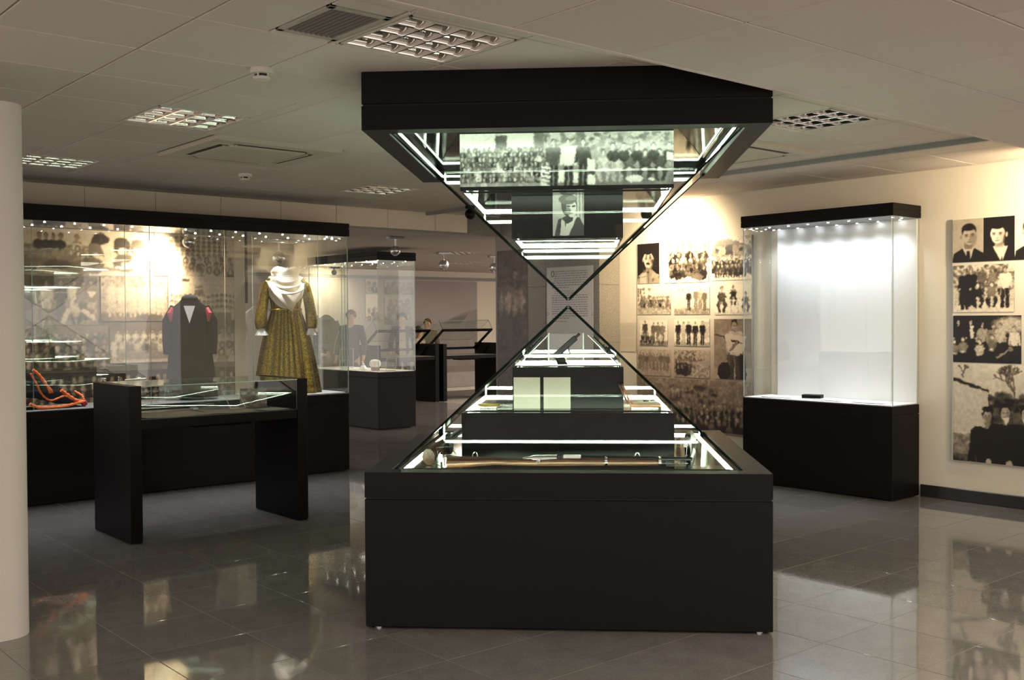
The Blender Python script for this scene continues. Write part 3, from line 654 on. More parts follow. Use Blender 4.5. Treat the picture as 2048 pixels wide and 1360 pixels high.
def strips(parent, z, hw, inward=1, slim=False, th=.009, wd=.011):
    # light bars round a step: the lit faces look into the pyramid, a dark channel closes the outside
    for k in range(4):
        m = MB(); m.bbox((-hw, -hw - wd / 2, z - th / 2), (hw, -hw + wd / 2, z + th / 2), .0015)
        for i, f in enumerate(m.f):
            c = [sum(m.v[q][j] for q in f) / len(f) for j in range(3)]
            m.m[i] = 0 if c[1] > -hw + wd * .3 or ((c[2] - z) * inward > th * .3 and not (slim and k == 0)) else 1
        m.xf(Matrix.Rotation(k * PI / 2, 4, 'Z')); m.build('led_strip', [M['led'], M['seam']], parent)
def ring(m, a, b, z0, z1, mi=0):
    m.box((-a, -a, z0), (a, -b, z1), mi); m.box((-a, b, z0), (a, a, z1), mi); m.box((-a, -b, z0), (-b, b, z1), mi); m.box((b, -b, z0), (a, b, z1), mi)
hw = .974
def flat_gloss(m):
    for i, f in enumerate(m.f):
        zs = [m.v[q][2] for q in f]
        if len(f) == 4 and max(zs) - min(zs) < 1e-6: m.m[i] = 1
    return m
lo = thing('pyramid_showcase', 'black square floor plinth carrying a glass pyramid with stepped display', 'display case', HC, HR)
m = MB(); m.bbox((-hw, -hw, .012), (hw, hw, .632), .003); m.build('plinth', M['black'], lo)
m = MB(); m.box((-hw + .006, -hw + .006, .632), (hw - .006, hw - .006, .640)); m.build('shadow_gap', M['seam'], lo)
m = MB(); ring(m, hw, .862, .640, .762); m.build('top_frame', M['black'], lo)
m = MB(); m.box((-.8619, -.8619, .640), (.8619, .8619, .748)); m.build('display_floor', M['blackgloss'], lo)
for sx in (-1, 1):
    for sy in (-1, 1):
        m = MB(); m.lathe([(.02, 0), (.02, .012)], (sx * (hw - .06), sy * (hw - .04), 0), 12); m.build('foot', M['silver'], lo, smooth=True)
for k in range(4): pane_tri(lo, k, .757, .853, 1.571); seam(lo, k, .757, .853, 1.571)
m = MB(); m.bbox((-.55, -.55, .748), (.55, .55, 1.012), .002); sa = flat_gloss(m).build('lower_step', [M['step'], M['blackgloss']], lo)
m = MB(); m.bbox((-.30, -.30, 1.012), (.30, .30, 1.238), .002); sb = flat_gloss(m).build('upper_step', [M['step'], M['blackgloss']], lo)
strips(lo, .755, .805, 1, True); strips(sa, 1.0185, .525, 1, True); strips(sb, 1.2445, .28)
upc = thing('hanging_pyramid_showcase', 'inverted glass pyramid hanging from a black square ceiling canopy', 'display case', (HC[0], HC[1], 2.41), HR)
Zo = 2.41
m = MB(); ring(m, hw, .862, 2.41 - Zo, 2.525 - Zo); m.build('canopy_frame', M['black'], upc)
m = MB(); m.box((-hw + .006, -hw + .006, 2.525 - Zo), (hw - .006, hw - .006, 2.533 - Zo)); m.build('shadow_gap', M['seam'], upc)
m = MB(); m.bbox((-hw, -hw, 2.533 - Zo), (hw, hw, 2.689 - Zo), .003); m.build('canopy', M['black'], upc)
m = MB(); m.box((-.8619, -.8619, 2.470 - Zo), (.8619, .8619, 2.5249 - Zo)); m.build('display_ceiling', M['blackgloss'], upc)
for k in range(4): pane_tri(upc, k, 2.415 - Zo, .853, 1.604 - Zo); seam(upc, k, 2.415 - Zo, .853, 1.604 - Zo)
m = MB(); m.bbox((-.55, -.55, 2.165 - Zo), (.55, .55, 2.470 - Zo), .002); sa = flat_gloss(m).build('upper_step', [M['step'], M['blackgloss']], upc)
m = MB(); m.bbox((-.30, -.30, 1.932 - Zo), (.30, .30, 2.165 - Zo), .002); sb = flat_gloss(m).build('lower_step', [M['step'], M['blackgloss']], upc)
strips(upc, 2.428 - Zo, .825, -1); strips(sa, 2.158 - Zo, .525, -1, True); strips(sb, 1.925 - Zo, .275, -1)
# group photograph along the front of the upper step
P = Print(1.098, .272, 300, .55); P.grad(.78, .35); P.noise(.12, .10)
P.rect(0, 0, .68, .30, .86); P.rect(.68, .05, .90, .32, .2); P.rect(.90, 0, 1.4, .28, .88); P.rect(1.42, 0, 1.6, .3, .35); P.trees(2.6, 4.03, .02, .4, .5, 160, 5); P.trees(1.6, 2.6, .0, .3, .4, 60, 6)
P.crowd(.02, 1.62, .30, .86, 7, .042, 11, .16, .85, .22)
P.rect(0, .93, 1.6, 1, .75, .6)
for xx, tp in ((1.78, .2), (2.06, .92), (2.34, .16)): P.person(xx, .12, .92, .85, .1, tp, .12)
for k in range(5): P.poly([(1.55, .62 + k * .08), (1.72, .66 + k * .08), (1.72, .70 + k * .08), (1.55, .66 + k * .08)], .9)
P.rect(1.88, .72, 1.98, .92, .9); P.rect(2.15, .75, 2.24, .95, .85); P.rect(2.42, .5, 2.56, .98, .9); P.rect(2.42, .72, 2.56, .8, .2)
for xx, tp in ((2.72, .8), (2.98, .75), (3.2, .3), (3.5, .2), (3.78, .2)): P.seated(xx, .33, .58, .8, tp, tp * .8)
for xx in (2.9, 3.1, 3.35, 3.65, 3.95): P.bust(xx, .28, .07, .8, .1, .15)
P.ell(3.3, .88, .16, .07, .8); P.ell(3.62, .9, .07, .03, .9); P.rect(3.9, .4, 4.03, .55, .95)
P.organic(.028, .04, .09); hang('photo_print', P, (-.549, -.5545, 2.184 - Zo), (1, 0, 0), 1.098, .272, ((.02, .022, .018), (.88, .90, .84)), upc, thick=.004, m='photogloss')
# portrait of a young woman on the lower step
P = Print(.168, .244, 620, .62); P.noise(.2, .06)
for k in range(6): P.rect(.48 + k * .035, .05, .495 + k * .035, .6, .25 if k % 2 else .75, .8)
P.rect(0, .24, .2, .25, .4, .5); P.rect(0, .42, .2, .43, .4, .5)
P.poly([(.03, 1.02), (.12, .64), (.30, .56), (.58, .60), (.69, .78), (.70, 1.02)], .16); P.poly([(.16, .98), (.20, .62), (.26, .68), (.30, 1.0)], .78); P.poly([(.24, 1.0), (.30, .70), (.44, .58), (.54, .56), (.36, .98)], .80)
P.poly([(.26, .66), (.44, .54), (.44, .66), (.32, .74)], .12); P.ell(.36, .34, .17, .24, .10); P.ell(.41, .40, .11, .19, .78); P.ell(.33, .20, .19, .11, .22); P.ell(.40, .18, .12, .05, .40); P.ell(.35, .35, .045, .02, .12); P.ell(.46, .35, .04, .02, .12); P.ell(.405, .50, .05, .018, .15); P.ell(.33, .46, .06, .09, .25, .8, .6); P.ell(.38, .43, .02, .03, .3, .8, .5)
P.organic(.015, .10, .03); hang('portrait_print', P, (-.077, -.3045, 1.946 - Zo), (1, 0, 0), .168, .244, ((.02, .022, .02), (.66, .68, .62)), upc, thick=.004)

# objects laid out in the lower pyramid (local frame of the plinth, converted to the room)
HM = Matrix.Translation(HC) @ Matrix.Rotation(HR, 4, 'Z')
def hloc(p): return tuple(HM @ Vector(p))
rf = thing('rifle', 'long wooden-stocked rifle lying along the front of the pyramid floor', 'rifle', hloc((0, -.745, .748)), HR)
m = MB(); m.tube([(-.60, 0, .034), (-.50, 0, .036), (-.36, 0, .040), (-.27, 0, .034), (-.20, 0, .036), (.0, 0, .04), (.25, 0, .040), (.46, 0, .038), (.47, 0, .038)], [.034, .031, .022, .017, .022, .024, .022, .018, .012], 12, flat=.9); m.build('stock', M['wood'], rf, smooth=True)
m = MB(); m.bbox((-.62, -.036, .006), (-.60, .036, .068), .006); m.build('butt_plate', M['gunbright'], rf)
m = MB(); m.tube([(-.17, 0, .055), (-.05, 0, .056)], [.018, .020], 14); m.tube([(-.22, 0, .050), (-.17, 0, .054)], [.008, .017], 10); m.build('bolt', M['gunbright'], rf, smooth=True)
m = MB(); m.bbox((-.05, -.016, .048), (-.02, .016, .074), .003); m.build('breech', M['gun'], rf)
m = MB(); m.bbox((-.02, -.014, .05), (.07, .014, .076), .003); m.build('rear_sight', M['gunbright'], rf)
m = MB(); m.tube([(.07, 0, .058), (.62, 0, .054)], [.013, .0085], 12); m.build('barrel', M['gun'], rf, smooth=True)
m = MB(); m.tube([(.47, 0, .030), (.60, 0, .030)], .004, 8); m.build('cleaning_rod', M['gunbright'], rf, smooth=True)
for x in (.195, .46): m = MB(); m.tube([(x - .006, 0, .044), (x + .006, 0, .044)], [.0255, .0255], 14); m.build('band', M['gunbright'], rf, smooth=True)
for x in (-.46, .35):
    m = MB(); pts = [(x + .012 * math.cos(a), .0, .062 + .024 * math.sin(a)) for a in np.linspace(0, 2 * PI, 14)]; m.tube(pts, .003, 6, cap=False); m.build('sling_swivel', M['gunbright'], rf, smooth=True)
m = MB(); m.tube([(-.14, -.01, .055), (-.14, -.05, .05)], .005, 8); m.ball((-.14, -.056, .048), .011, 10); m.build('bolt_handle', M['gunbright'], rf, smooth=True)
def acrylic_v(name, label, p, rz, w=.10, h=.09, d=.08):
    t = thing(name, label, 'stand', hloc(p), HR + rz)
    m = MB(); m.bbox((-w / 2, -d / 2, 0), (w / 2, d / 2, .004), .001, 0); m.build('foot_plate', M['acryl'], t)
    m = MB(); m.add([(-w / 2, -d / 2, .004), (w / 2, -d / 2, .004), (w / 2, d / 4, h), (-w / 2, d / 4, h), (-w / 2, -d / 2 + .005, .002), (w / 2, -d / 2 + .005, .002), (w / 2, d / 4 + .005, h), (-w / 2, d / 4 + .005, h)], [(0, 1, 2, 3), (4, 7, 6, 5)], 0)
    m.add([(-w / 2, -d / 2, .004), (w / 2, -d / 2, .004), (w / 2, d / 4, h), (-w / 2, d / 4, h), (-w / 2, -d / 2 + .005, .002), (w / 2, -d / 2 + .005, .002), (w / 2, d / 4 + .005, h), (-w / 2, d / 4 + .005, h)], [(0, 3, 7, 4), (1, 5, 6, 2), (3, 2, 6, 7), (0, 4, 5, 1)], 1); m.build('sloping_plate', [M['acryl'], M['aedge']], t); return t
acrylic_v('acrylic_stand', 'small clear acrylic gun rest at the left end of the long rifle', (-.62, -.60, .748), .5)
acrylic_v('acrylic_stand', 'small clear acrylic gun rest at the right end of the long rifle', (.56, -.56, .748), -.2)
def machine_gun(name, label, p, rz, s=1.):
    t = thing(name, label, 'gun', hloc(p), HR + rz)
    m = MB(); m.tube([(-.10 * s, 0, .085), (.05 * s, 0, .09), (.34 * s, 0, .10)], [.019, .019, .017], 12); m.build('barrel_jacket', M['gun'], t, smooth=True)
    m = MB(); m.tube([(.34 * s, 0, .10), (.40 * s, 0, .102)], .012, 10); m.build('muzzle', M['gunbright'], t, smooth=True)
    m = MB(); m.tube([(-.42 * s, 0, .045), (-.30 * s, 0, .065), (-.16 * s, 0, .08), (-.06 * s, 0, .082)], [.034, .030, .018, .019], 10, flat=1.3); m.build('stock', M['wood'], t, smooth=True)
    m = MB(); m.lathe([(.055, -.016), (.06, -.01), (.06, .01), (.055, .016)], n=18); m.xf(Matrix.Translation((.02 * s, 0, .062)) @ Matrix.Rotation(PI / 2, 4, 'X')); m.build('drum_magazine', M['gun'], t, smooth=True)
    m = MB(); m.tube([(-.10, 0, .07), (-.13, 0, .025)], [.014, .012], 8); m.build('grip', M['wood'], t, smooth=True)
    return t
machine_gun('submachine_gun', 'dark submachine gun lying along the left side of the pyramid floor', (-.665, -.22, .748), 1.46)
machine_gun('submachine_gun', 'dark submachine gun with round drum along the right side of the pyramid floor', (.655, -.18, .748), -1.70)
# step one: documents, medal, wooden box
for x, w, lb in ((-.221, .143, 'yellowed typed document standing left of its pair in the pyramid'), (-.058, .145, 'yellowed typed document standing right of its pair in the pyramid')):
    P = Print(w, .170, 500, .82); P.noise(.1, .03); g = random.Random(int(x * 1000))
    for k in range(15): P.rect(.1, .12 + k * .05, .74 * g.uniform(.7, 1), .128 + k * .05, .62, .5)
    t = thing('document', lb, 'document', hloc((x, -.312, 1.013)), HR, 'documents on the lower step')
    hang('sheet', P, (-w / 2, 0, 0), (1, 0, 0), w, .170, ((.16, .135, .10), (.46, .45, .365)), t, thick=.002)
t = thing('medal', 'round gilt medal lying flat at the left of the lower step', 'medal', hloc((-.425, -.34, 1.013)), HR)
m = MB(); m.lathe([(.03, .02), (.058, .02), (.062, .024), (.058, .030), (.045, .027), (.03, .03), (0.001, .032)], n=28); m.build('disc', M['gold'], t, smooth=True)
m = MB(); m.box((-.065, -.06, 0), (.045, .07, .018)); m.build('acrylic_block', M['acryl'], t)
t = thing('medal_chain', 'silver link chain beside the gilt medal on the lower step', 'chain', hloc((-.335, -.36, 1.013)), HR)
m = MB(); m.bbox((-.04, -.03, 0), (.04, .03, .012), .003); m.build('acrylic_block', M['acryl'], t)
for k in range(7):
    m = MB(); pts = [(-.03 + k * .0095 + .006 * math.cos(a), .004 * math.sin(k) + .006 * math.sin(a), .016 + (.003 if k % 2 else 0)) for a in np.linspace(0, 2 * PI, 9)]; m.tube(pts, .0022, 5, cap=False); m.build('link', M['gunbright'], t, smooth=True)
t = thing('wooden_case', 'open brown wooden case with raised lid at the right of the lower step', 'case', hloc((.405, -.36, 1.013)), HR)
m = MB(); m.box((-.07, -.075, 0), (.07, .075, .020)); m.build('acrylic_block', M['acryl'], t)
m = MB(); m.bbox((-.075, -.08, .021), (.085, .08, .036), .003); m.build('tray', M['wood2'], t)
m = MB(); m.box((-.06, -.065, .036), (.07, .065, .0365)); m.build('lining', M['paper'], t)
m = MB(); m.prism([(-.078, .034), (-.068, .036), (-.110, .135), (-.120, .130)], 1, -.08, .08); m.build('lid', M['wood2'], t)
m = MB(); m.prism([(-.092, .034), (-.082, .036), (-.128, .138), (-.136, .134)], 1, -.078, .078); m.build('back_board', M['wood'], t)
t = thing('medal_ribbon', 'small silver badge on a clear block behind the wooden case', 'badge', hloc((.43, -.16, 1.013)), HR)
m = MB(); m.bbox((-.05, -.03, 0), (.05, .03, .03), .003); m.build('acrylic_block', M['acryl'], t); m = MB(); m.lathe([(.016, .03), (.018, .034), (.002, .037)], n=10); m.build('badge', M['gunbright'], t, smooth=True)
# step two: pistols
def pistol(name, label, p, rot, parent_rz=0, s=1.):
    t = thing(name, label, 'pistol', hloc(p), 0); t.rotation_euler = (Matrix.Rotation(HR, 4, 'Z') @ rot).to_euler()
    m = MB(); m.bbox((-.085 * s, -.012, .0), (.085 * s, .012, .032 * s), .004); m.build('slide', M['gun'], t)
    m = MB(); m.tube([(.085 * s, 0, .018 * s), (.115 * s, 0, .018 * s)], .008, 10); m.build('barrel', M['gun'], t, smooth=True)
    m = MB(); m.prism([(-.085 * s, 0), (-.035 * s, 0), (-.055 * s, -.085 * s), (-.105 * s, -.08 * s)], 1, -.013, .013); m.build('grip', M['coat'], t)
    m = MB(); m.tube([(-.03 * s, 0, 0), (-.028 * s, 0, -.026 * s), (.0, 0, -.03 * s), (.014 * s, 0, 0)], .003, 6); m.build('trigger_guard', M['gun'], t, smooth=True)
    m = MB(); m.box((-.088 * s, -.004, .030 * s), (-.078 * s, .004, .042 * s)); m.build('hammer', M['gun'], t); return t
pistol('pistol', 'black pistol tilted upward inside the clear acrylic cube', (-.01, -.05, 1.325), Matrix.Rotation(-.72, 4, 'Y'))
t = thing('acrylic_cube', 'clear acrylic open cube holding the pistol on the top step', 'stand', hloc((-.012, -.05, 1.239)), HR)
for a, b, nm in (((-.10, -.06, 0), (.10, .06, .006), 'base'), ((-.10, .054, .006), (.10, .06, .175), 'back_plate'), ((-.10, -.06, .006), (-.094, .054, .175), 'side_plate'), ((.094, -.06, .006), (.10, .054, .175), 'side_plate')):
    m = MB(); m.bbox(a, b, .0012); m.build(nm, M['acryl'], t)
m = MB()
for x in (-.10, .094):
    for y in (-.06, .054): m.box((x, y, .0), (x + .006, y + .006, .178))
m.build('bright_edge', M['aedge'], t)
m = MB(); m.tube([(-.045, -.005, .03), (-.03, -.005, .05), (-.01, -.005, .05), (.01, -.005, .012), (.03, -.005, .008)], .003, 6); m.tube([(-.06, -.005, .055), (-.04, -.005, .03), (-.03, -.005, .006)], .003, 6); m.build('support_rod', M['aedge'], t, smooth=True)
for sgn, lb, lb2 in ((-1, 'small submachine gun leaning on an acrylic panel, left of the pistol cube', 'sloping clear acrylic panel left of the pistol cube'), (1, 'small submachine gun leaning on an acrylic panel, right of the pistol cube', 'sloping clear acrylic panel right of the pistol cube')):
    t = thing('acrylic_rest', lb2, 'stand', hloc((sgn * .20, -.10, 1.239)), HR)
    m = MB(); m.prism([(sgn * .075, .0), (sgn * .081, .0), (-sgn * .088, .17), (-sgn * .094, .17)], 1, -.12, .12); m.build('panel', M['acryl'], t)
    m = MB(); m.prism([(sgn * .075, .0), (sgn * .081, .0), (-sgn * .088, .17), (-sgn * .094, .17)], 1, -.124, -.12); m.build('front_edge', M['aedge'], t)
    g = thing('small_gun', lb, 'gun', hloc((sgn * .215, -.10, 1.262)), HR)
    a, b = Vector((sgn * .055, -.05, .0)), Vector((-sgn * .075, -.05, .135)); d = b - a
    m = MB(); m.tube([a, a + d * .18, a + d * .2, a + d * .55], [.013, .013, .019, .017], 10); m.build('receiver', M['gun'], g, smooth=True)
    m = MB(); m.tube([a + d * .55, b], [.009, .007], 8); m.build('barrel', M['gun'], g, smooth=True)
    m = MB(); m.tube([a + d * .60, a + d * .64], [.016, .016], 10); m.build('collar', M['gun'], g, smooth=True)
    m = MB(); m.tube([a - d * .12, a + d * .05], [.016, .014], 10); m.build('end_cap', M['gunbright'], g, smooth=True)
    m = MB(); m.tube([a + d * .42 + Vector((0, 0, -.004)), a + d * .40 + Vector((sgn * .006, -.05, .02))], [.010, .009], 8); m.build('magazine', M['gun'], g, smooth=True)

# ================================================================== tall glass cases
def glass_case(name, label, x0, x1, y0, y1, zb, zt, zh, joints, leds, floor_m, back=False, seam_z=None, lens='spot', lip=.012):
    t = thing(name, label, 'display case', ((x0 + x1) / 2, (y0 + y1) / 2, 0)); of = t.location; e = .0015; g = .008
    def B(nm, a, b, mm, r=.002): q = MB(); q.bbox(a, b, r); return q.build(nm, mm, t, off=of)
    B('plinth', (x0, y0, .008), (x1, y1, zb - .085), M['black'], .003)
    q = MB(); q.box((x0 + .006, y0 + .006, zb - .085), (x1 - .006, y1 - .006, zb - .079)); q.build('shadow_gap', M['seam'], t, off=of)
    B('plinth_rim', (x0, y0, zb - .079), (x1, y1, zb - .006), M['black'], .003)
    B('floor_board', (x0 + .012, y0 + .012, zb - .006), (x1 - .012, y1 - .012, zb + .004), M[floor_m])
    lo_, hi_ = zt, zh; sz = seam_z or zh - .05
    can = B('canopy_lower', (x0 - lip, y0 - lip, lo_), (x1 + lip if not back else x1, y1 + lip, sz - .004), M['black'], .002)
    q = MB(); q.box((x0 - lip + .005, y0 - lip + .005, sz - .004), (x1, y1 + lip - .005, sz + .001)); q.build('shadow_gap', M['seam'], t, off=of)
    B('canopy_upper', (x0 - lip, y0 - lip, sz + .001), (x1 + lip if not back else x1, y1 + lip, hi_), M['black'], .002)
    B('canopy_soffit', (x0 + .01, y0 + .01, lo_ - .003), (x1 - .01, y1 - .01, lo_ - .0002), M['trim' if back else 'blackgloss'], .001)
    def pane(a, b, ax):
        q = MB(); q.box(a, b, 0)
        for k, f in enumerate(q.f):   # narrow faces show the green edge of the sheet
            n = [0, 0, 0]; vs = [q.v[i] for i in f]; d = [max(v[j] for v in vs) - min(v[j] for v in vs) for j in range(3)]
            if d[ax] > 1e-4: q.m[k] = 1
        return q.build('glass_pane', [M['glass'], M['gedge']], t, off=of)
    z0, z1 = zb + .0045, zt - .0035
    js = joints
    for a, b in zip(js[:-1], js[1:]):
        if x1 - x0 > y1 - y0:
            pane((a + e, y0, z0), (b - e, y0 + g, z1), 1)
            if not back: pane((a + e, y1 - g, z0), (b - e, y1, z1), 1)
        else:
            pane((x0, a + e, z0), (x0 + g, b - e, z1), 0)
            if not back: pane((x1 - g, a + e, z0), (x1, b - e, z1), 0)
    if x1 - x0 > y1 - y0:
        for x in (x0, x1 - g): pane((x, y0 + g + e, z0), (x + g, y1 - g - e, z1), 0)
    else:
        for y in (y0, y1 - g): pane((x0 + g + e, y, z0), (x1 - (0 if back else g) - e, y + g, z1), 1)
    if back: B('back_panel', (x1 - .014, y0 + .018, z0), (x1 - .002, y1 - .085, z1), M['white'])
    first = None
    for (x, y) in leds:
        if first is None:
            q = MB(); q.lathe([(.015, 0), (.016, -.002), (.010, -.003)], n=12, mi=0); q.lathe([(.009, -.002), (.008, -.005), (.002, -.006)], n=12, mi=1)
            first = q.build('downlight', [M['ring'], M[lens]], can); first.location = Vector((x, y, lo_ - .003)) - of
        else: inst(first, Vector((x, y, lo_ - .003)) - of, can)
    return t
# case against the right wall
leds = [(7.965, 4.75 - .25 + k * .2) for k in range(8)] + [(8.225, 4.58 + k * .2) for k in range(7)] + [(7.965, 5.84), (8.10, 5.84), (8.225, 5.84), (8.09, 4.49)]
rc = glass_case('wall_showcase', 'tall lit glass case with white back panel against the right wall', 7.85, 8.278, 4.432, 5.912, .775, 2.318, 2.42, (4.442, 5.902), leds, 'casefloor', back=True, seam_z=2.368)
for k in range(7): lamp('showcase_lamp', 'SPOT', (8.12, 4.60 + k * .2, 2.30), 5.2, COOL, (8.16, 4.60 + k * .2, .8), .05, 120, 1., parent=rc)
for k in range(4): lamp('showcase_lamp', 'SPOT', (7.94, 4.62 + k * .37, 2.30), 20.0, COOL, (7.40, 4.62 + k * .37, .0), .015, 75, 1., parent=rc)
def sheet(name, label, x, y, z, w, d, rz, m='paperw', group=None, curl=.004):
    t = thing(name, label, 'paper', (x, y, z), rz, group); q = MB(); n = 6; vs = []
    for j in range(2):
        for i in range(n + 1): u = i / n; vs.append((-w / 2 + u * w, (-.5 + j) * d, .0012 + curl * (2 * u - 1) ** 2))
    q.add(vs + [(a, b, c - .001) for a, b, c in vs], [(i, i + 1, n + 2 + i, n + 1 + i) for i in range(n)] + [(2 * n + 2 + i, 3 * n + 3 + i, 3 * n + 4 + i, 2 * n + 3 + i) for i in range(n)]); q.build('sheet', M[m], t, smooth=True)
    P = None; return t
sheet('paper', 'white sheet lying at the left end of the right wall case', 8.02, 5.62, .779, .22, .30, .1)
sheet('paper', 'white sheet lying at the middle of the right wall case', 8.05, 5.12, .779, .22, .32, -.1)
sheet('paper', 'white sheet lying at the near end of the right wall case', 8.03, 4.72, .779, .2, .3, .06)
t = thing('black_box', 'small flat black box on the floor of the right wall case', 'box', (8.10, 5.34, .779), .25)
q = MB(); q.bbox((-.045, -.085, 0), (.045, .085, .02), .003); q.build('body', M['black'], t); q = MB(); q.bbox((-.046, -.086, .021), (.046, .086, .034), .003); q.build('lid', M['black'], t)
# long case on the left
lx = [5.50 - .97 * k for k in range(5, -1, -1)]
leds = [(5.40 - .2425 * k, y) for k in range(18) for y in (9.11, 9.45)] + [(5.515, 9.2), (5.515, 9.34)]
lc = glass_case('long_showcase', 'long black glass case with a gold dress, left of the pyramid', .60, 5.56, 8.975, 9.565, .770, 2.325, 2.452, [.60] + lx[1:5] + [5.56], leds, 'greyfloor', lens='spot')
for k in range(9): lamp('showcase_lamp', 'SPOT', (5.30 - .5 * k, 9.08, 2.30), 24, COOL, (5.30 - .5 * k, 8.55, .0), .02, 80, 1., parent=lc)
for k in range(6): lamp('showcase_lamp', 'SPOT', (5.38 - .5 * k, 9.30, 2.30), 9, (1, .93, .82), (5.36 - .5 * k, 9.40, .8), .02, 90, .9, parent=lc)
q = MB(); q.bbox((4.62, 9.01, .7745), (5.535, 9.53, .782), .002); q.build('white_floor_sheet', M['casefloor'], lc, off=lc.location)
# case in the back room
leds = [(7.955, 12.08 + .28 * k) for k in range(7)] + [(8.43, 12.10 + .28 * k) for k in range(7)]
fc = glass_case('corner_showcase', 'glass case in the back room holding small white objects', 7.89, 8.51, 11.99, 13.84, .785, 2.312, 2.425, (11.99, 12.92, 13.84), leds, 'casefloor', lens='spotfar')
for k in range(4): lamp('showcase_lamp', 'SPOT', (8.2, 12.2 + k * .45, 2.29), 7, (1, .9, .7), (8.2, 12.2 + k * .45, .8), .02, 80, .9, parent=fc)
def stand(label, x, y, z, rz, w=.12, h=.13, m='aedge', group=None):
    t = thing('acrylic_stand', label, 'stand', (x, y, z), rz, group)
    q = MB(); q.prism([(-.05, 0), (.05, 0), (.05, .004), (-.05, .004)], 0, -w / 2, w / 2); q.build('foot_plate', M['acryl'], t)
    a, b = (-.045, .004), (.035, h); e = .005
    q = MB(); q.prism([a, (a[0] + e, a[1]), (b[0] + e, b[1]), b], 0, -w / 2, w / 2); q.build('sloping_plate', M['acryl'], t)
    q = MB(); q.tube([(-w / 2, a[0], a[1]), (-w / 2, b[0], b[1]), (w / 2, b[0], b[1]), (w / 2, a[0], a[1]), (-w / 2, a[0], a[1])], .0022, 5); q.build('bright_edge', M[m], t); return t
stand('clear acrylic stand in the back room case, left of the white teapot', 7.98, 13.0, .79, -.8)
stand('clear acrylic stand in the back room case, right of the white teapot', 8.19, 12.12, .79, -.8, .14, .17)
stand('tall clear acrylic stand deep in the back room case', 8.2, 13.3, .79, -.6, .2, .28)
t = thing('teapot', 'white porcelain teapot with brown base in the back room case', 'teapot', (8.07, 12.34, .79), .5)
q = MB(); q.lathe([(.045, 0), (.06, .01), (.06, .05)], n=18); q.build('base', M['wood2'], t, smooth=True)
q = MB(); q.lathe([(.06, .05), (.078, .07), (.082, .10), (.07, .135), (.05, .15), (.02, .156)], n=20); q.build('body', M['china'], t, smooth=True)
q = MB(); q.tube([(-.07, 0, .08), (-.11, 0, .10), (-.13, 0, .14)], [.02, .014, .010], 8); q.build('spout', M['china'], t, smooth=True)
q = MB(); q.tube([(.07, 0, .12), (.11, 0, .12), (.115, 0, .08), (.075, 0, .07)], .008, 8); q.build('handle', M['china'], t, smooth=True)
t = thing('figurine', 'small white lumpy figurine left of the teapot in the back room case', 'figurine', (8.03, 12.58, .79), 1.2)
q = MB(); q.lathe([(.06, 0), (.065, .015), (.05, .03), (.03, .06), (.02, .07)], n=14); q.build('body', M['china'], t, smooth=True); q = MB(); q.ball((0, 0, .082), .02, 10); q.build('head', M['china'], t, smooth=True)
q = MB(); q.tube([(-.03, 0, .045), (-.09, .01, .03), (-.1, .03, .012)], [.012, .012, .01], 8); q.build('arm', M['china'], t, smooth=True)
for k, (x, y, lb) in enumerate(((8.12, 13.5, 'cream sheet far left in the back room case'), (8.09, 12.85, 'cream sheet behind the figurine in the back room case'), (8.3, 12.3, 'cream sheet near the right end of the back room case'))): sheet('paper', lb, x, y, .789, .26, .3, .2 * k, 'paper')

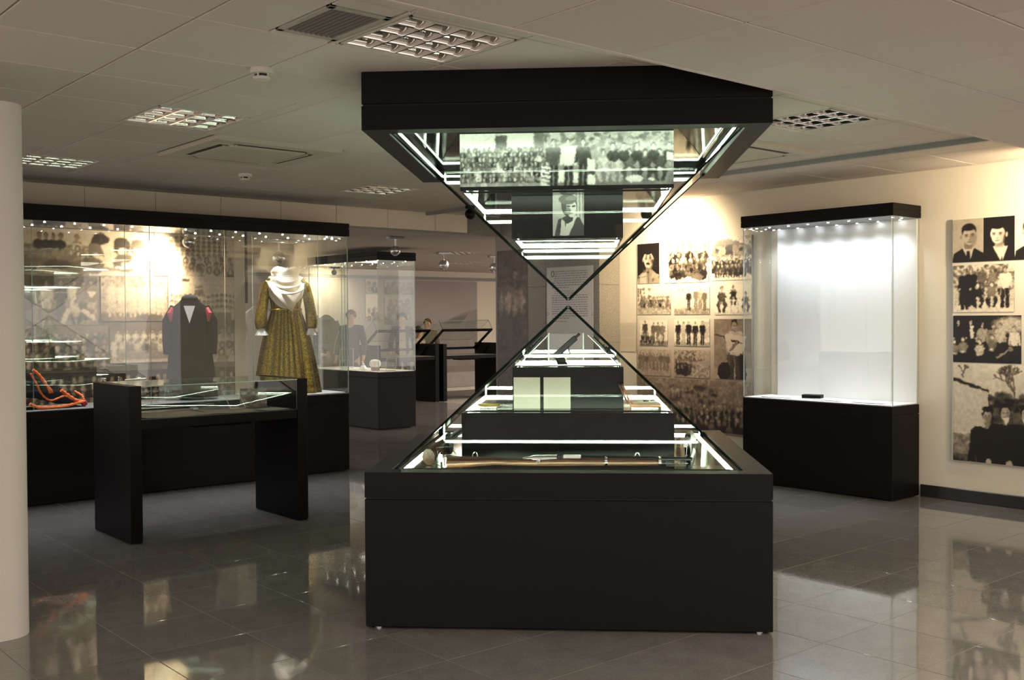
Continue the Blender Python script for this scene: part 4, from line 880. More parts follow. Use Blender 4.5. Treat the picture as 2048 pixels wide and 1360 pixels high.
# ------------------------------------------------------------------ desk showcases
def desk(label, x0, y0, W_=1.34, D_=.69, H_=1.062, lid_open=False):
    t = thing('desk_showcase', label, 'display table', (x0, y0, 0))
    for a in (0, W_ - .082): q = MB(); q.bbox((a, 0, .006), (a + .082, D_, H_), .002); q.build('side_panel', M['black'], t)
    for a in (.02, W_ - .06):
        for b in (.05, D_ - .05): q = MB(); q.lathe([(.014, 0), (.014, .006)], (a + .02, b, 0), 8); q.build('foot', M['silver'], t)
    q = MB(); q.bbox((.083, .008, .768), (W_ - .083, D_ - .008, .832), .002); q.build('tray', M['black'], t)
    q = MB(); q.box((.09, .016, .832), (W_ - .09, D_ - .016, .8345)); q.build('tray_lining', M['greyfloor'], t)
    q = MB(); q.bbox((W_ * .38, .15, .738), (W_ * .72, .40, .767), .004); q.build('lock_box', M['black'], t)
    def pane(a, b, ax, par, mx=None):
        q = MB(); q.box(a, b, 0)
        for k, f in enumerate(q.f):
            vs = [q.v[i] for i in f]
            if max(v[ax] for v in vs) - min(v[ax] for v in vs) > 1e-4: q.m[k] = 1
        if mx: q.xf(mx)
        q.build('glass_pane', [M['glass'], M['gedge']], par)
    if not lid_open:
        pane((.084, .008, .835), (W_ - .084, .014, 1.0545), 1, t); pane((.084, D_ - .014, .835), (W_ - .084, D_ - .008, 1.0545), 1, t); pane((.083, .004, 1.055), (W_ - .083, D_ - .004, 1.0615), 2, t)
    else:
        th = math.radians(34); mx = Matrix.Translation((0, D_ - .01, .92)) @ Matrix.Rotation(-th, 4, 'X') @ Matrix.Translation((0, -(D_ - .01), -.835))
        f = MB(); y1 = D_ - .01; y0_ = .01; b = .045
        f.bbox((.085, y0_, .835), (W_ - .085, y0_ + b, .865), .002); f.bbox((.085, y1 - b, .835), (W_ - .085, y1, .865), .002); f.bbox((.085, y0_, .835), (.085 + b, y1, .865), .002); f.bbox((W_ - .085 - b, y0_, .835), (W_ - .085, y1, .865), .002)
        f.xf(mx); f.build('lid_frame', M['blackgloss'], t)
        pane((.09, y0_, .866), (W_ - .09, y0_ + .006, 1.05), 1, t, mx); pane((.09, y0_, 1.051), (W_ - .09, y1, 1.057), 2, t, mx)
        for x in (.09, W_ - .096): pane((x, y0_ + .008, .866), (x + .006, y1 - .008, 1.05), 0, t, mx)
        s = MB()
        for x in (.09, W_ - .09): s.tube([Vector((x, y0_, .866)), Vector((x, y0_, 1.057))], .0035, 5)
        s.tube([(.09, y0_, 1.057), (W_ - .09, y0_, 1.057)], .0035, 5); s.tube([(.09, y1, 1.057), (W_ - .09, y1, 1.057)], .0035, 5); s.xf(mx); s.build('lid_edge', M['dedge'], t)
        s = MB(); s.tube([(W_ - .10, D_ * .62, .84), (W_ - .10, D_ * .35, 1.02)], .012, 6); s.build('lid_strut', M['black'], t)
    return t
desk('black desk showcase with glass top standing in front of the long case', 2.613, 6.968)
desk('black desk showcase with its glass lid raised, beside the grey pillar', 11.47, 15.29, 1.36, .69, 1.05, True)
desk('second desk showcase with raised lid, behind the back room glass case', 10.04, 15.30, 1.34, .69, 1.05, True)
# contents of the near desk
sheet('paper', 'large cream sheet at the left end of the near desk showcase', 2.98, 7.20, .8350, .50, .38, .05, 'paper'); sheet('paper', 'cream sheet at the middle of the near desk showcase', 3.42, 7.19, .8350, .34, .36, -.12, 'paper')
sheet('paper', 'white sheet under the acrylic stand of the near desk showcase', 3.72, 7.12, .8350, .22, .20, .2)
stand('clear acrylic stand on the tray of the near desk showcase', 3.52, 7.30, .842, .35, .15, .13)
t = thing('photo_card', 'sepia photograph leaning at the right end of the near desk showcase', 'photo', (3.74, 7.42, .8352), -.55)
P = Print(.20, .14, 300, .5); P.noise(.25, .5); P.trees(0, 1.4, .2, .9, .2, 40, 2)
hang('sheet', P, (-.10, 0, .0), (1, 0, 0), .20, .14, FADED, t, thick=.003)
t = thing('sword_scabbard', 'long thin silver scabbard on the tray of the near desk showcase', 'scabbard', (3.1, 7.50, .8352), .03)
q = MB(); q.tube([(-.36, 0, .03), (.30, 0, .03)], [.014, .010], 10); q.build('sheath', M['silver'], t, smooth=True); q = MB(); q.tube([(.30, 0, .03), (.36, 0, .03)], [.013, .006], 10); q.build('tip', M['gunbright'], t, smooth=True)
for x in (-.3, .2): q = MB(); q.bbox((x - .02, -.03, 0), (x + .02, .03, .016), .002); q.build('rest', M['aedge'], t)

# ------------------------------------------------------------------ costumes in the long case
def gold_dress(x, y, z):
    t = thing('gold_dress', 'long gold brocade dress with white headscarf on a headless stand', 'dress', (x, y, z), -.42)
    N = 72; rows = []; g = random.Random(4); ph = [g.uniform(0, 6.28) for _ in range(6)]
    prof = [(.0, .300, .235, 1), (.10, .285, .225, 1), (.25, .262, .205, .95), (.40, .238, .185, .9), (.55, .210, .165, .8), (.68, .180, .145, .6), (.78, .152, .122, .35), (.825, .142, .114, .12), (.86, .145, .112, .08), (.95, .162, .118, .06), (1.03, .172, .118, .05), (1.09, .165, .105, .03), (1.125, .135, .085, 0), (1.15, .075, .065, 0), (1.18, .058, .056, 0)]
    prof = [(p[0], p[1], p[2] * (.80 if p[0] < .8 else 1), p[3]) for p in prof]; vs = []; fs = []
    for (zz, a, b, f) in prof:
        for k in range(N):
            th = 2 * PI * k / N; fo = 1 + f * (.11 * math.sin(11 * th + ph[0]) + .03 * math.sin(19 * th + ph[1] + zz) + .03 * math.sin(6 * th + ph[2]))
            vs.append((a * math.cos(th) * fo, b * math.sin(th) * fo, zz))
    for i in range(len(prof) - 1):
        for k in range(N): fs.append((i * N + k, i * N + (k + 1) % N, (i + 1) * N + (k + 1) % N, (i + 1) * N + k))
    fs += [tuple(range(N))[::-1], tuple(range((len(prof) - 1) * N, len(prof) * N))]
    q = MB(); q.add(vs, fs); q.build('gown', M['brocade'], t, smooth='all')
    q = MB(); pts = [(.150 * math.cos(a), .120 * math.sin(a), .822 + .004 * math.sin(3 * a)) for a in np.linspace(0, 2 * PI, 40)]; q.tube(pts, .009, 6, cap=False); q.build('belt', M['gold'], t, smooth=True)
    for s in (-1, 1):
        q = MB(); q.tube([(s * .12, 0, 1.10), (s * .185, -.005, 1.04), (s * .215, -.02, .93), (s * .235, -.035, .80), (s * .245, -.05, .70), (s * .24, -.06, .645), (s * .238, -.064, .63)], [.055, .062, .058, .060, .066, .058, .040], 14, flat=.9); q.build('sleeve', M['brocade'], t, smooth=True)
        N2 = 20; q = MB(); vs = []; fs = []
        for j, (dz, r, w) in enumerate(((0, .036, 0), (-.03, .044, .10), (-.065, .056, .22))):
            for k in range(N2): a = 2 * PI * k / N2; rr = r * (1 + w * math.sin(5 * a)); vs.append((s * .238 + rr * math.cos(a), -.066 + rr * .8 * math.sin(a) + dz * .1, .635 + dz))
        for j in range(2):
            for k in range(N2): fs.append((j * N2 + k, j * N2 + (k + 1) % N2, (j + 1) * N2 + (k + 1) % N2, (j + 1) * N2 + k))
        q.add(vs, fs); q.build('cuff', M['cuff'], t, smooth=True)
    q = MB(); q.prism([(-.035, .80), (.02, .80), (.09, .02), (-.06, .02)], 1, -.262, -.245)
    for i, v in enumerate(q.v):  # front panel follows the skirt
        zz = v[2]; d = np.interp(zz, [p[0] for p in prof], [p[2] for p in prof]); q.v[i] = (v[0], -d * 1.06 - (.004 if v[1] < -.25 else -.01), zz)
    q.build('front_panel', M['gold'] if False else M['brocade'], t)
    # scarf: rings of soft folds round the neck and a pointed bib
    N = 48; vs = []; fs = []
    rings = [(1.215, .050, .050, 0), (1.232, .085, .078, 0), (1.220, .118, .100, .005), (1.192, .138, .112, .01), (1.165, .130, .106, .03), (1.150, .165, .124, .05), (1.118, .160, .122, .10), (1.10, .192, .138, .15), (1.055, .196, .140, .20), (1.00, .192, .138, .27)]
    for j, (zz, a, b, dr) in enumerate(rings):
        for k in range(N):
            th = 2 * PI * k / N; fr = max(0, -math.sin(th)) ** 1.4; w = .007 * math.sin(5 * th + j * 1.3)
            vs.append(((a + w) * math.cos(th) * (1 - .25 * fr * dr / .27), (b + w) * math.sin(th) - .022 * fr, zz - dr * fr * .62 + .012 * math.sin(2 * th + j)))
    for j in range(len(rings) - 1):
        for k in range(N): fs.append((j * N + k, j * N + (k + 1) % N, (j + 1) * N + (k + 1) % N, (j + 1) * N + k))
    fs.append(tuple(range(N))[::-1]); q = MB(); q.add(vs, fs); q.build('scarf', M['scarf'], t, smooth='all')
    q = MB(); q.tube([(-.02, -.06, 1.08), (.0, -.160, .98), (.03, -.165, .88), (.045, -.165, .80)], [.165, .135, .070, .008], 18, flat=.14); q.build('scarf_point', M['scarf'], t, smooth='all')
    for j in range(4):
        q = MB(); pts = [((.095 + .025 * j) * math.cos(a), -.05 - (.075 + .022 * j) * max(0, -math.sin(a)), 1.19 - .045 * j - (.05 + .012 * j) * max(0, -math.sin(a))) for a in np.linspace(PI + .1, 2 * PI - .1, 16)]; q.tube(pts, [.003 + .008 * math.sin(PI * i / 15) for i in range(16)], 8); q.build('scarf_fold', M['scarf'], t, smooth=True)
    q = MB(); q.lathe([(.14, -.020), (.15, -.012), (.15, .0), (.02, .004), (.02, .3)], n=24); q.xf(Matrix.Translation((0, 0, .022))); q.build('stand_base', M['black'], t, smooth=True)
    return t
gold_dress(5.03, 9.27, .7825)
t = thing('black_coat', 'long black wool coat with crimson fringe on a stand behind the glass', 'coat', (4.06, 9.30, .775), -.45)
N = 48; vs = []; fs = []; prof = [(.02, .235, .17), (.3, .205, .15), (.6, .17, .13), (.78, .17, .125), (.85, .155, .11), (.89, .10, .08), (.93, .07, .065)]
for (zz, a, b) in prof:
    for k in range(N): th = 2 * PI * k / N; f = 1 + .05 * (1 - zz) * math.sin(9 * th + 1); vs.append((a * math.cos(th) * f, b * math.sin(th) * f, zz))
for i in range(len(prof) - 1):
    for k in range(N): fs.append((i * N + k, i * N + (k + 1) % N, (i + 1) * N + (k + 1) % N, (i + 1) * N + k))
fs += [tuple(range(N))[::-1], tuple(range((len(prof) - 1) * N, len(prof) * N))]
q = MB(); q.add(vs, fs); q.build('body', M['coat'], t, smooth=True)
q = MB(); q.ball((0, 0, .93), (.075, .07, .035), 16); q.build('neck_cap', M['navy'], t, smooth=True)
q = MB(); q.add([(-.05, -.115, .86), (.05, -.115, .86), (0, -.14, .70), (-.05, -.10, .86), (.05, -.10, .86), (0, -.125, .70)], [(0, 2, 1), (3, 4, 5), (0, 1, 4, 3), (1, 2, 5, 4), (2, 0, 3, 5)]); q.build('collar', M['wallgrey'], t)
for s in (-1, 1):
    q = MB(); q.tube([(s * .13, 0, .85), (s * .19, -.01, .72), (s * .195, -.03, .55), (s * .19, -.05, .42)], [.045, .055, .05, .045], 12); q.build('sleeve', M['coat'], t, smooth=True)
    q = MB(); q.tube([(s * .15, -.03, .84), (s * .17, -.05, .79), (s * .165, -.06, .72)], [.02, .03, .012], 8); q.build('fringe', M['braidred'], t, smooth=True)
q = MB(); q.lathe([(.12, 0), (.12, .015), (.015, .02), (.015, .2)], n=18); q.build('stand_base', M['black'], t, smooth=True)
# folded black costume with orange braid at the left end
t = thing('folded_costume', 'folded black costume trimmed with orange braid behind the partition', 'costume', (2.79, 9.27, .7755), .15)
q = MB(); n1, n2 = 22, 12; vs = []; fs = []
for i in range(n1 + 1):
    for j in range(n2 + 1):
        u, v = i / n1, j / n2; x = -.30 + .56 * u; h = .33 * max(0, 1 - u) ** .8 * (1 - (2 * v - 1) ** 4 * .7) + .02 * (1 - (2 * v - 1) ** 6) + .012 * math.sin(9 * u + 4 * v); vs.append((x, -.15 + .30 * v + .01 * math.sin(8 * u), max(.002, h)))
for i in range(n1):
    for j in range(n2): a = i * (n2 + 1) + j; fs.append((a, a + n2 + 1, a + n2 + 2, a + 1))
nb = len(vs); vs += [(x, y, 0) for x, y, z in vs]; fs += [tuple(nb + k for k in f[::-1]) for f in fs]
q.add(vs, fs); q.build('cloth', M['coat'], t, smooth=True)
def braid(pts, r, nm='braid', m='braid'):
    pts = [Vector(p) for p in pts]; P2 = []
    for a, b, c, d in zip([pts[0]] + pts[:-2], pts[:-1], pts[1:], pts[2:] + [pts[-1]]):
        for k in range(8):
            s = k / 8; P2.append(.5 * ((2 * b) + (c - a) * s + (2 * a - 5 * b + 4 * c - d) * s * s + (3 * b - a - 3 * c + d) * s ** 3))
    P2.append(pts[-1]); q = MB(); q.tube(P2, [r * (1 + .22 * math.sin(i * 1.9)) for i in range(len(P2))], 8); return q.build(nm, M[m], t, smooth=True)
braid([(-.22, -.165, .30), (-.18, -.17, .22), (-.13, -.175, .12), (-.06, -.18, .07), (.05, -.185, .10), (.12, -.18, .07), (.21, -.175, .05)], .008)
braid([(-.24, -.18, .05), (-.16, -.19, .018), (-.02, -.195, .014), (.08, -.19, .02), (.16, -.185, .035), (.23, -.18, .045)], .013)
braid([(-.20, -.16, .33), (-.15, -.17, .28), (-.10, -.178, .20)], .012)
braid([(.03, -.17, .15), (.09, -.175, .10), (.16, -.18, .05)], .015)
braid([(.18, -.10, .13), (.22, -.15, .09), (.225, -.17, .055)], .010, m='braid')
q = MB()
for k in range(6): q.tube([(-.10 + .004 * k, -.18, .20 - .002 * k), (-.085 + .006 * k, -.186, .155), (-.08 + .007 * k, -.186, .13)], [.004, .004, .002], 5)
q.build('tassel', M['braid'], t); q = MB(); q.ball((.225, -.175, .03), (.03, .02, .028), 10); q.build('knot', M['braidred'], t, smooth=True)
# silver belt ornaments and flintlock
t = thing('silver_ornament', 'hanging silver belt ornament beside the folded black costume', 'ornament', (3.18, 9.16, .7755), .2)
q = MB(); q.tube([(.0, .02, .0), (.0, .02, .20)], .006, 8); q.build('stand_rod', M['black'], t)
for k in range(6): q = MB(); q.lathe([(.004, -.016), (.018, -.008), (.020, .006), (.006, .016)], n=10); q.xf(Matrix.Translation((.012 * math.sin(2.2 * k), 0, .02 + .032 * k)) @ Matrix.Rotation(.6 * math.sin(k * 2.1), 4, 'Y')); q.build('link', M['gunbright'], t, smooth=True)
q = MB(); q.tube([(.0, 0, .19), (.02, 0, .225), (.05, 0, .22), (.06, 0, .19)], [.012, .016, .016, .01], 10); q.build('hook', M['gunbright'], t, smooth=True)
t = thing('flintlock_pistol', 'long dark flintlock pistol with silver mounts on a rest in the long case', 'pistol', (3.42, 9.22, .7755), .12)
q = MB(); q.tube([(-.13, 0, .17), (.0, 0, .185), (.15, 0, .19)], [.02, .016, .012], 10); q.build('stock', M['gun'], t, smooth=True); q = MB(); q.tube([(.0, 0, .20), (.2, 0, .206)], [.011, .009], 10); q.build('barrel', M['gunbright'], t, smooth=True)
q = MB(); q.tube([(-.13, 0, .17), (-.18, 0, .145), (-.195, 0, .11)], [.018, .017, .022], 10); q.build('grip', M['gun'], t, smooth=True); q = MB(); q.lathe([(.024, 0), (.028, .008), (.010, .014)], n=14); q.xf(Matrix.Translation((-.09, -.02, .165)) @ Matrix.Rotation(PI / 2, 4, 'X')); q.build('lock_plate', M['silver'], t, smooth=True)
q = MB(); q.tube([(-.06, 0, .19), (-.055, 0, .23)], .006, 6); q.ball((-.055, 0, .232), .010, 8); q.build('hammer', M['gunbright'], t, smooth=True)
for x in (-.08, .12): q = MB(); q.bbox((x - .008, -.03, 0), (x + .008, .03, .168), .002); q.build('rest', M['acryl'], t)

# ================================================================== photographs on the walls
def tone(g0, g1): return (g0, g1)
bd = thing('photo_board', 'tall board of sepia wartime photographs on the wall, left of the white lit case', 'photo board', (8.27, 6.86, 0))
cw, ch = 1.482, 1.945; P = Print(cw, ch, 60, .9); P.a[:] = np.clip(.97 - .75 * np.clip((P.Y - .35) / .6, 0, 1), 0, 1)
hang('backing', P, (8.268, 7.597, .345), (0, -1, 0), cw, ch, ((.16, .11, .085), (.80, .72, .60)), bd, bd.location, .02, con=1.)
B1 = [[7.584, 7.281, 2.281, 1.863], [7.213, 6.634, 2.302, 1.858], [6.596, 6.119, 2.287, 1.865], [7.583, 7.126, 1.829, 1.537], [7.08, 6.622, 1.815, 1.534], [6.56, 6.121, 1.821, 1.53], [7.556, 7.168, 1.48, 1.213], [7.081, 6.623, 1.488, 1.216], [6.567, 6.119, 1.487, 0.899], [7.582, 7.128, 1.172, 0.9], [7.082, 6.623, 1.176, 0.899], [7.588, 6.119, 0.88, 0.37]]
def portrait(P, bg, shirt, hair=.06, skin=.72, tilt=0., tie=False, must=False, open_=False, jac=.06):
    a = P.asp; c = a / 2
    P.a[:] = bg; P.noise(.3, .05)
    P.poly([(c - a * .52, 1.02), (c - a * .46, .80), (c - a * .14, .66), (c + a * .16, .66), (c + a * .5, .80), (c + a * .56, 1.02)], jac)
    P.poly([(c - .14, .66), (c + .15, .66), (c + .03, 1.0)], shirt)
    if tie: P.poly([(c - .03, .74), (c + .04, .74), (c + .06, 1.0), (c - .05, 1.0)], .12)
    if open_: P.poly([(c - .10, .62), (c + .12, .62), (c + .02, .86)], skin * .95); P.poly([(c + .06, .7), (c + .2, .66), (c + .08, 1.0)], shirt)
    P.rect(c - .085, .5, c + .09, .70, skin * .72); P.ell(c + .02, .62, .09, .05, skin * .5, .7, .8); P.ell(c + tilt * .2, .275, .178, .165, hair); P.ell(c - .165, .41, .028, .055, skin * .8); P.ell(c + .172, .41, .028, .055, skin * .8)
    P.ell(c + tilt * .3, .37, .158, .16, skin); P.ell(c + tilt * .3, .44, .140, .165, skin); P.ell(c + tilt * .3, .545, .085, .062, skin * .97); P.ell(c - .02 + tilt * .2, .215, .150, .062, hair); P.ell(c + .105 + tilt * .3, .45, .07, .15, skin * .62, .55, .9)
    for s in (-1, 1): P.ell(c + tilt * .35 + s * .068, .365, .040, .012, hair, .9); P.ell(c + tilt * .35 + s * .068, .392, .026, .013, .08, .9); P.ell(c + tilt * .35 + s * .068, .40, .05, .03, skin * .6, .4, .8)
    P.line(c + tilt * .4 + .012, .40, c + tilt * .4 + .02, .475, .012, skin * .68, .8); P.ell(c + tilt * .4, .485, .03, .012, skin * .5, .8); P.ell(c + tilt * .4, .535, .052, .013, .22, .85)
    if must: P.ell(c + tilt * .4, .508, .065, .018, .05)
    return P
def scene_print(k, w, h, res=190):
    P = Print(w, h, 280 if k in (0, 8) else res if k != 11 else 120, .85); a = P.asp; g = random.Random(k * 7 + 1)
    if k == 0: portrait(P, .05, .45, skin=.66, must=True, jac=.52); P.trees(0, a, .3, .95, .2, 12, 1); portrait_fix = P; P.poly([(a * .12, .8), (a * .42, .7), (a * .4, 1.), (a * .1, 1.)], .62); P.line(a * .5, .66, a * .52, 1, .008, .15); P.line(a * .2, .84, a * .4, .82, .006, .2)
    elif k == 1: P.a[:] = .95; P.trees(a * .1, a * .95, .1, .8, .45, 40, 3); P.crowd(a * .12, a * .95, .24, .62, 4, .075, 31, .13, .75, .2); P.trees(a * .15, a * .9, .55, .8, .2, 50, 9); P.poly([(a * .45, .72), (a * .9, .86), (a * .8, .97), (a * .5, .82)], .3); 
    elif k == 2: P.a[:] = .82; P.poly([(a * .02, .28), (a * .14, .08), (a * .62, .05), (a * .84, .2), (a, .26), (a, .45), (0, .45)], .35); P.rect(.05, .22, a * .9, .45, .55); P.rect(a * .36, .2, a * .54, .42, .15); P.rect(a * .1, .26, a * .18, .36, .15); P.rect(a * .7, .26, a * .78, .36, .15); P.trees(a * .85, a, .0, .3, .5, 15, 2); P.crowd(0, a, .48, .66, 3, .052, 41, .1, .6, .15); 
    elif k == 3: P.grad(.95, .6); P.trees(0, a * .4, .05, .5, .3, 40, 4); P.rect(a * .3, .35, a, .42, .45, .6); P.rect(0, .6, a, 1, .62); P.noise(.1, .16, .5, 1); P.crowd(a * .1, a * .95, .42, .55, 2, .05, 17, .2, .7, .3); P.trees(0, a, .5, .8, .25, 30, 5)
    elif k == 4: P.grad(.97, .75); P.rect(0, .78, a, 1, .55); P.noise(.08, .12, .75, 1)
    elif k == 5: P.grad(.93, .88); P.rect(0, .92, a, 1, .75)
    elif k == 6: P.grad(.9, .8); P.rect(0, .8, a, 1, .5); P.noise(.1, .15, .7, 1)
    elif k == 7: P.grad(.92, .85); P.rect(a * .75, .1, a, .7, .7); P.rect(0, .85, a, 1, .6)
    elif k == 8: P.grad(.46, .62); P.noise(.4, .1); P.rect(0, .82, a, 1, .66)
    elif k == 9: P.grad(.72, .62); P.noise(.2, .08); P.rect(0, .7, a, 1, .62)
    elif k == 10: P.grad(.7, .62); P.trees(0, a * .6, .05, .75, .25, 70, 8); P.noise(.06, .3, .5, 1); P.line(a * .5, .42, a * .85, .35, .02, .35)
    elif k == 11: P.grad(.52, .4); P.noise(.05, .22); P.crowd(0, a, .50, .80, 5, .06, 51, .05, .35, .12); P.trees(a * .3, a * .7, .15, .45, .12, 40, 3); P.rect(0, .93, a, 1, .12, .5)
    if k == 2:
        for i in range(6): P.seated(a * (.15 + .13 * i), .62, .30, .72, g.choice((.2, .7)), .12)
    if k == 4:
        for i, (x, tp, bt) in enumerate(((.14, .9, .8), (.24, .88, .75), (.42, .15, .12), (.62, .4, .35), (.74, .6, .5), (.86, .3, .25))): P.person(a * x, .06 + .03 * (i % 3), .72, .7, .15, tp, bt, i in (0, 1, 4))
    if k == 5: P.seated(a * .2, .05, .85, .6, .22, .18); P.seated(a * .52, .04, .62, .6, .12, .1); P.rect(a * .42, .5, a * .68, .54, .95); P.line(a * .45, .54, a * .46, .9, .015, .6); P.line(a * .64, .54, a * .65, .9, .015, .6); P.seated(a * .85, .25, .65, .6, .3, .25)
    if k == 6:
        P.person(a * .2, .02, .85, .6, .1, .2, .2)
        for x, tp in ((.5, .3), (.66, .35), (.82, .4)): P.person(a * x, .1, .75, .65, .1, tp, .3)
        for x, tp in ((.12, .15), (.3, .2), (.45, .25), (.75, .8)): P.seated(a * x, .48, .5, .65, tp, .15)
    if k == 7:
        for i, x in enumerate((.12, .27, .42, .6, .8)): P.person(a * x, .08 + .02 * (i % 2), .86, .7, .08, .1 if i != 1 else .7, .09 if i != 1 else .6)
    if k == 8:
        P.line(a * .42, .48, a * .42, .8, .05, .3); P.line(a * .72, .48, a * .76, .98, .075, .1); P.person(a * .56, .03, 1.05, .55, .1, .75, .2); P.poly([(a * .32, .26), (a * .86, .28), (a * .78, .58), (a * .38, .55)], .92); P.ell(a * .56, .085, .062, .075, .10); P.ell(a * .56, .125, .052, .075, .60); P.ell(a * .54, .115, .012, .008, .12); P.ell(a * .60, .115, .012, .008, .12); P.ell(a * .57, .165, .018, .006, .2)
        P.line(a * .02, .25, a * .75, .40, .008, .08); P.line(a * .30, .32, a * .66, .39, .017, .12); P.line(a * .36, .28, a * .44, .52, .05, .86); P.line(a * .44, .52, a * .60, .40, .03, .5); P.ell(a * .28, .88, .13, .16, .06)
    if k == 9:
        for i in range(9): P.person(a * (.07 + .105 * i), .12 + .05 * (i % 3) * .5, .62, .6, .2, g.uniform(.3, .55), g.uniform(.25, .45))
    if k == 10: P.crowd(a * .05, a * .5, .4, .6, 2, .08, 19, .1, .4, .1); P.ell(a * .35, .68, .12, .12, .1)
    if k == 11:
        for i in range(5): P.line(a * (.30 + .03 * i), .22, a * (.30 + .03 * i), .38, .006, .8)
        P.line(a * .26, .26, a * .46, .22, .008, .8)
    P.organic(*((.022, .07, .05, 1) if k == 0 else (.03, .06, .07, 1) if k == 8 else (.045, .045, .13, 1))); return P
for k, r in enumerate(B1):
    w, h = r[0] - r[1], r[2] - r[3]; P = scene_print(k, w, h)
    hang('photo_print', P, (8.264 - (.002 if k < 11 else 0), r[0], r[3]), (0, -1, 0), w, h, SEPIA if k not in (8, 9, 10, 11) else ((.02, .012, .009), (.62, .50, .39)), bd, bd.location, .004)
b2 = thing('photo_board', 'board of large portraits and group photographs at the right edge of the wall', 'photo board', (8.27, 3.66, 0))
P = Print(.9, 1.96, 30, .92); hang('backing', P, (8.27, 4.147, .33), (0, -1, 0), 1.0, 1.96, ((.2, .15, .1), (.78, .72, .60)), b2, b2.location, .02)
B2 = [[4.141, 3.89, 2.279, 1.935], [3.89, 3.646, 2.279, 1.935], [3.646, 3.400, 2.279, 1.935], [4.136, 3.648, 1.91, 1.534], [4.135, 3.593, 1.506, 1.13], [4.133, 3.20, 1.122, 0.335]]
for k, r in enumerate(B2):
    w, h = r[0] - r[1], r[2] - r[3]; P = Print(w, h, 240 if k < 3 else 220, .8); a = P.asp
    if k == 0: portrait(P, .62, .72, .12, .64, .1, tie=True)
    elif k == 1: portrait(P, .04, .85, .03, .90, -.12, open_=True, jac=.05)
    elif k == 2: portrait(P, .85, .5, .2, .7, 0, jac=.08)
    elif k == 3:
        P.grad(.8, .7); P.trees(0, a, 0, .55, .25, 130, 21); P.rect(0, .8, a, 1, .85); P.noise(.08, .15, .75, 1)
        for x, y, h_, tp, bt in ((.4, .06, .8, .08, .05), (.62, .05, .6, .3, .2), (.85, .1, .55, .5, .3), (1.02, .04, .6, .3, .1)): P.person(a * x / 1.3, y, h_, .8, .15, tp, bt)
        P.person(a * .85, .05, .86, .7, .05, .93, .06); P.rect(a * .1, .3, a * .33, .85, .05, .85); P.person(a * .2, .08, .85, .75, .3, .05, .04)
        for x, y, tp in ((.42, .38, .12), (.64, .36, .45)): P.seated(a * x, y, .52, .85, tp, .06)
    elif k == 4:
        P.a[:] = .06; P.noise(.2, .06); P.ell(a * .85, .2, .35, .16, .75, .9, .5)
        for x, y, tp in ((.08, .1, .06), (.27, .1, .08), (.44, .15, .6), (.6, .18, .5), (.7, .16, .7), (.9, .22, .85)): P.person(a * x, y, .75, .8, .1, tp, .06)
        P.rect(a * .26, .22, a * .31, .48, .85)
        for x, y, tp in ((.15, .45, .5), (.4, .5, .8), (.58, .4, .35), (.02, .5, .5)): P.seated(a * x, y, .5, .8, tp, .08)
        P.line(a * .65, .88, a * .85, .7, .02, .6); P.ell(a * .85, .7, .06, .06, .4)
    else:
        P.grad(.82, .6); P.noise(.5, .10); P.rect(0, .40, a, 1, .22); P.noise(.05, .18, .35, 1); P.trees(a * .1, a, .3, .42, .15, 60, 31)
        P.poly([(0, .17), (a * .31, .285), (a * .29, .60), (a * .24, .72), (0, .72)], .74); P.poly([(0, .145), (a * .31, .268), (a * .31, .292), (0, .18)], .12); P.rect(0, .72, a * .3, .93, .45); P.noise(.04, .3, .70, .95)
        g = random.Random(5)
        def br(x, y, an, l, d):
            x2, y2 = x + l * math.cos(an), y - l * math.sin(an); P.line(x, y, x2, y2, .003 + .004 * d / 4, .2, .85)
            if d: [br(x2, y2, an + g.uniform(-.9, .9), l * .72, d - 1) for _ in range(3)]
        br(a * .52, .45, 1.5, .16, 4); br(a * .085, .14, 1.5, .05, 3)
        for x, tp in ((.30, .08), (.45, .05), (.62, .06), (.8, .08)):
            P.person(a * x, .40 if x > .4 else .44, 1.15, .62, .05, tp, .04); P.poly([(a * x - .04, .40 + .13), (a * x + .05, .40 + .13), (a * x + .01, .40 + .21)], .9 if x > .4 else .45)
            P.ell(a * x, .41 if x > .4 else .455, .058, .022, .04)
    if k > 2: P.organic(.032 if k < 5 else .016, .04, .11 if k < 5 else .06)
    else: P.organic(.014, .12, .035)
    hang('photo_print', P, (8.264, r[0], r[3]), (0, -1, 0), w, h, SEPIA, b2, b2.location, .006 if k > 2 else .014)
# small text sheet between pillar and board
def text_print(P, y0, y1, n, x0, x1, v=.2, seed=1, al=.75, gap=None):
    g = random.Random(seed); a = P.asp
    for k in range(n):
        y = y0 + (y1 - y0) * k / n; hgt = (y1 - y0) / n * .42; x = a * x0; end = a * x1 * (1 if (gap is None or k not in gap) else .55)
        while x < end:
            wl = g.uniform(.015, .05); x2 = min(x + wl, end); P.rect(x, y, x2, y + hgt, v, al * g.uniform(.7, 1)); x = x2 + .008
    return P
t = thing('text_sheet', 'small cream text sheet on the wall between pillar and photo board', 'sign', (8.299, 7.75, 1.3))
P = Print(.222, .31, 220, .86); text_print(P, .1, .5, 9, .1, .9, .5, 3, .5); text_print(P, .58, .85, 6, .1, .9, .5, 4, .5); hang('sheet', P, (8.293, 7.86, 1.142), (0, -1, 0), .222, .31, ((.2, .17, .13), (.66, .59, .46)), t, t.location, .005)
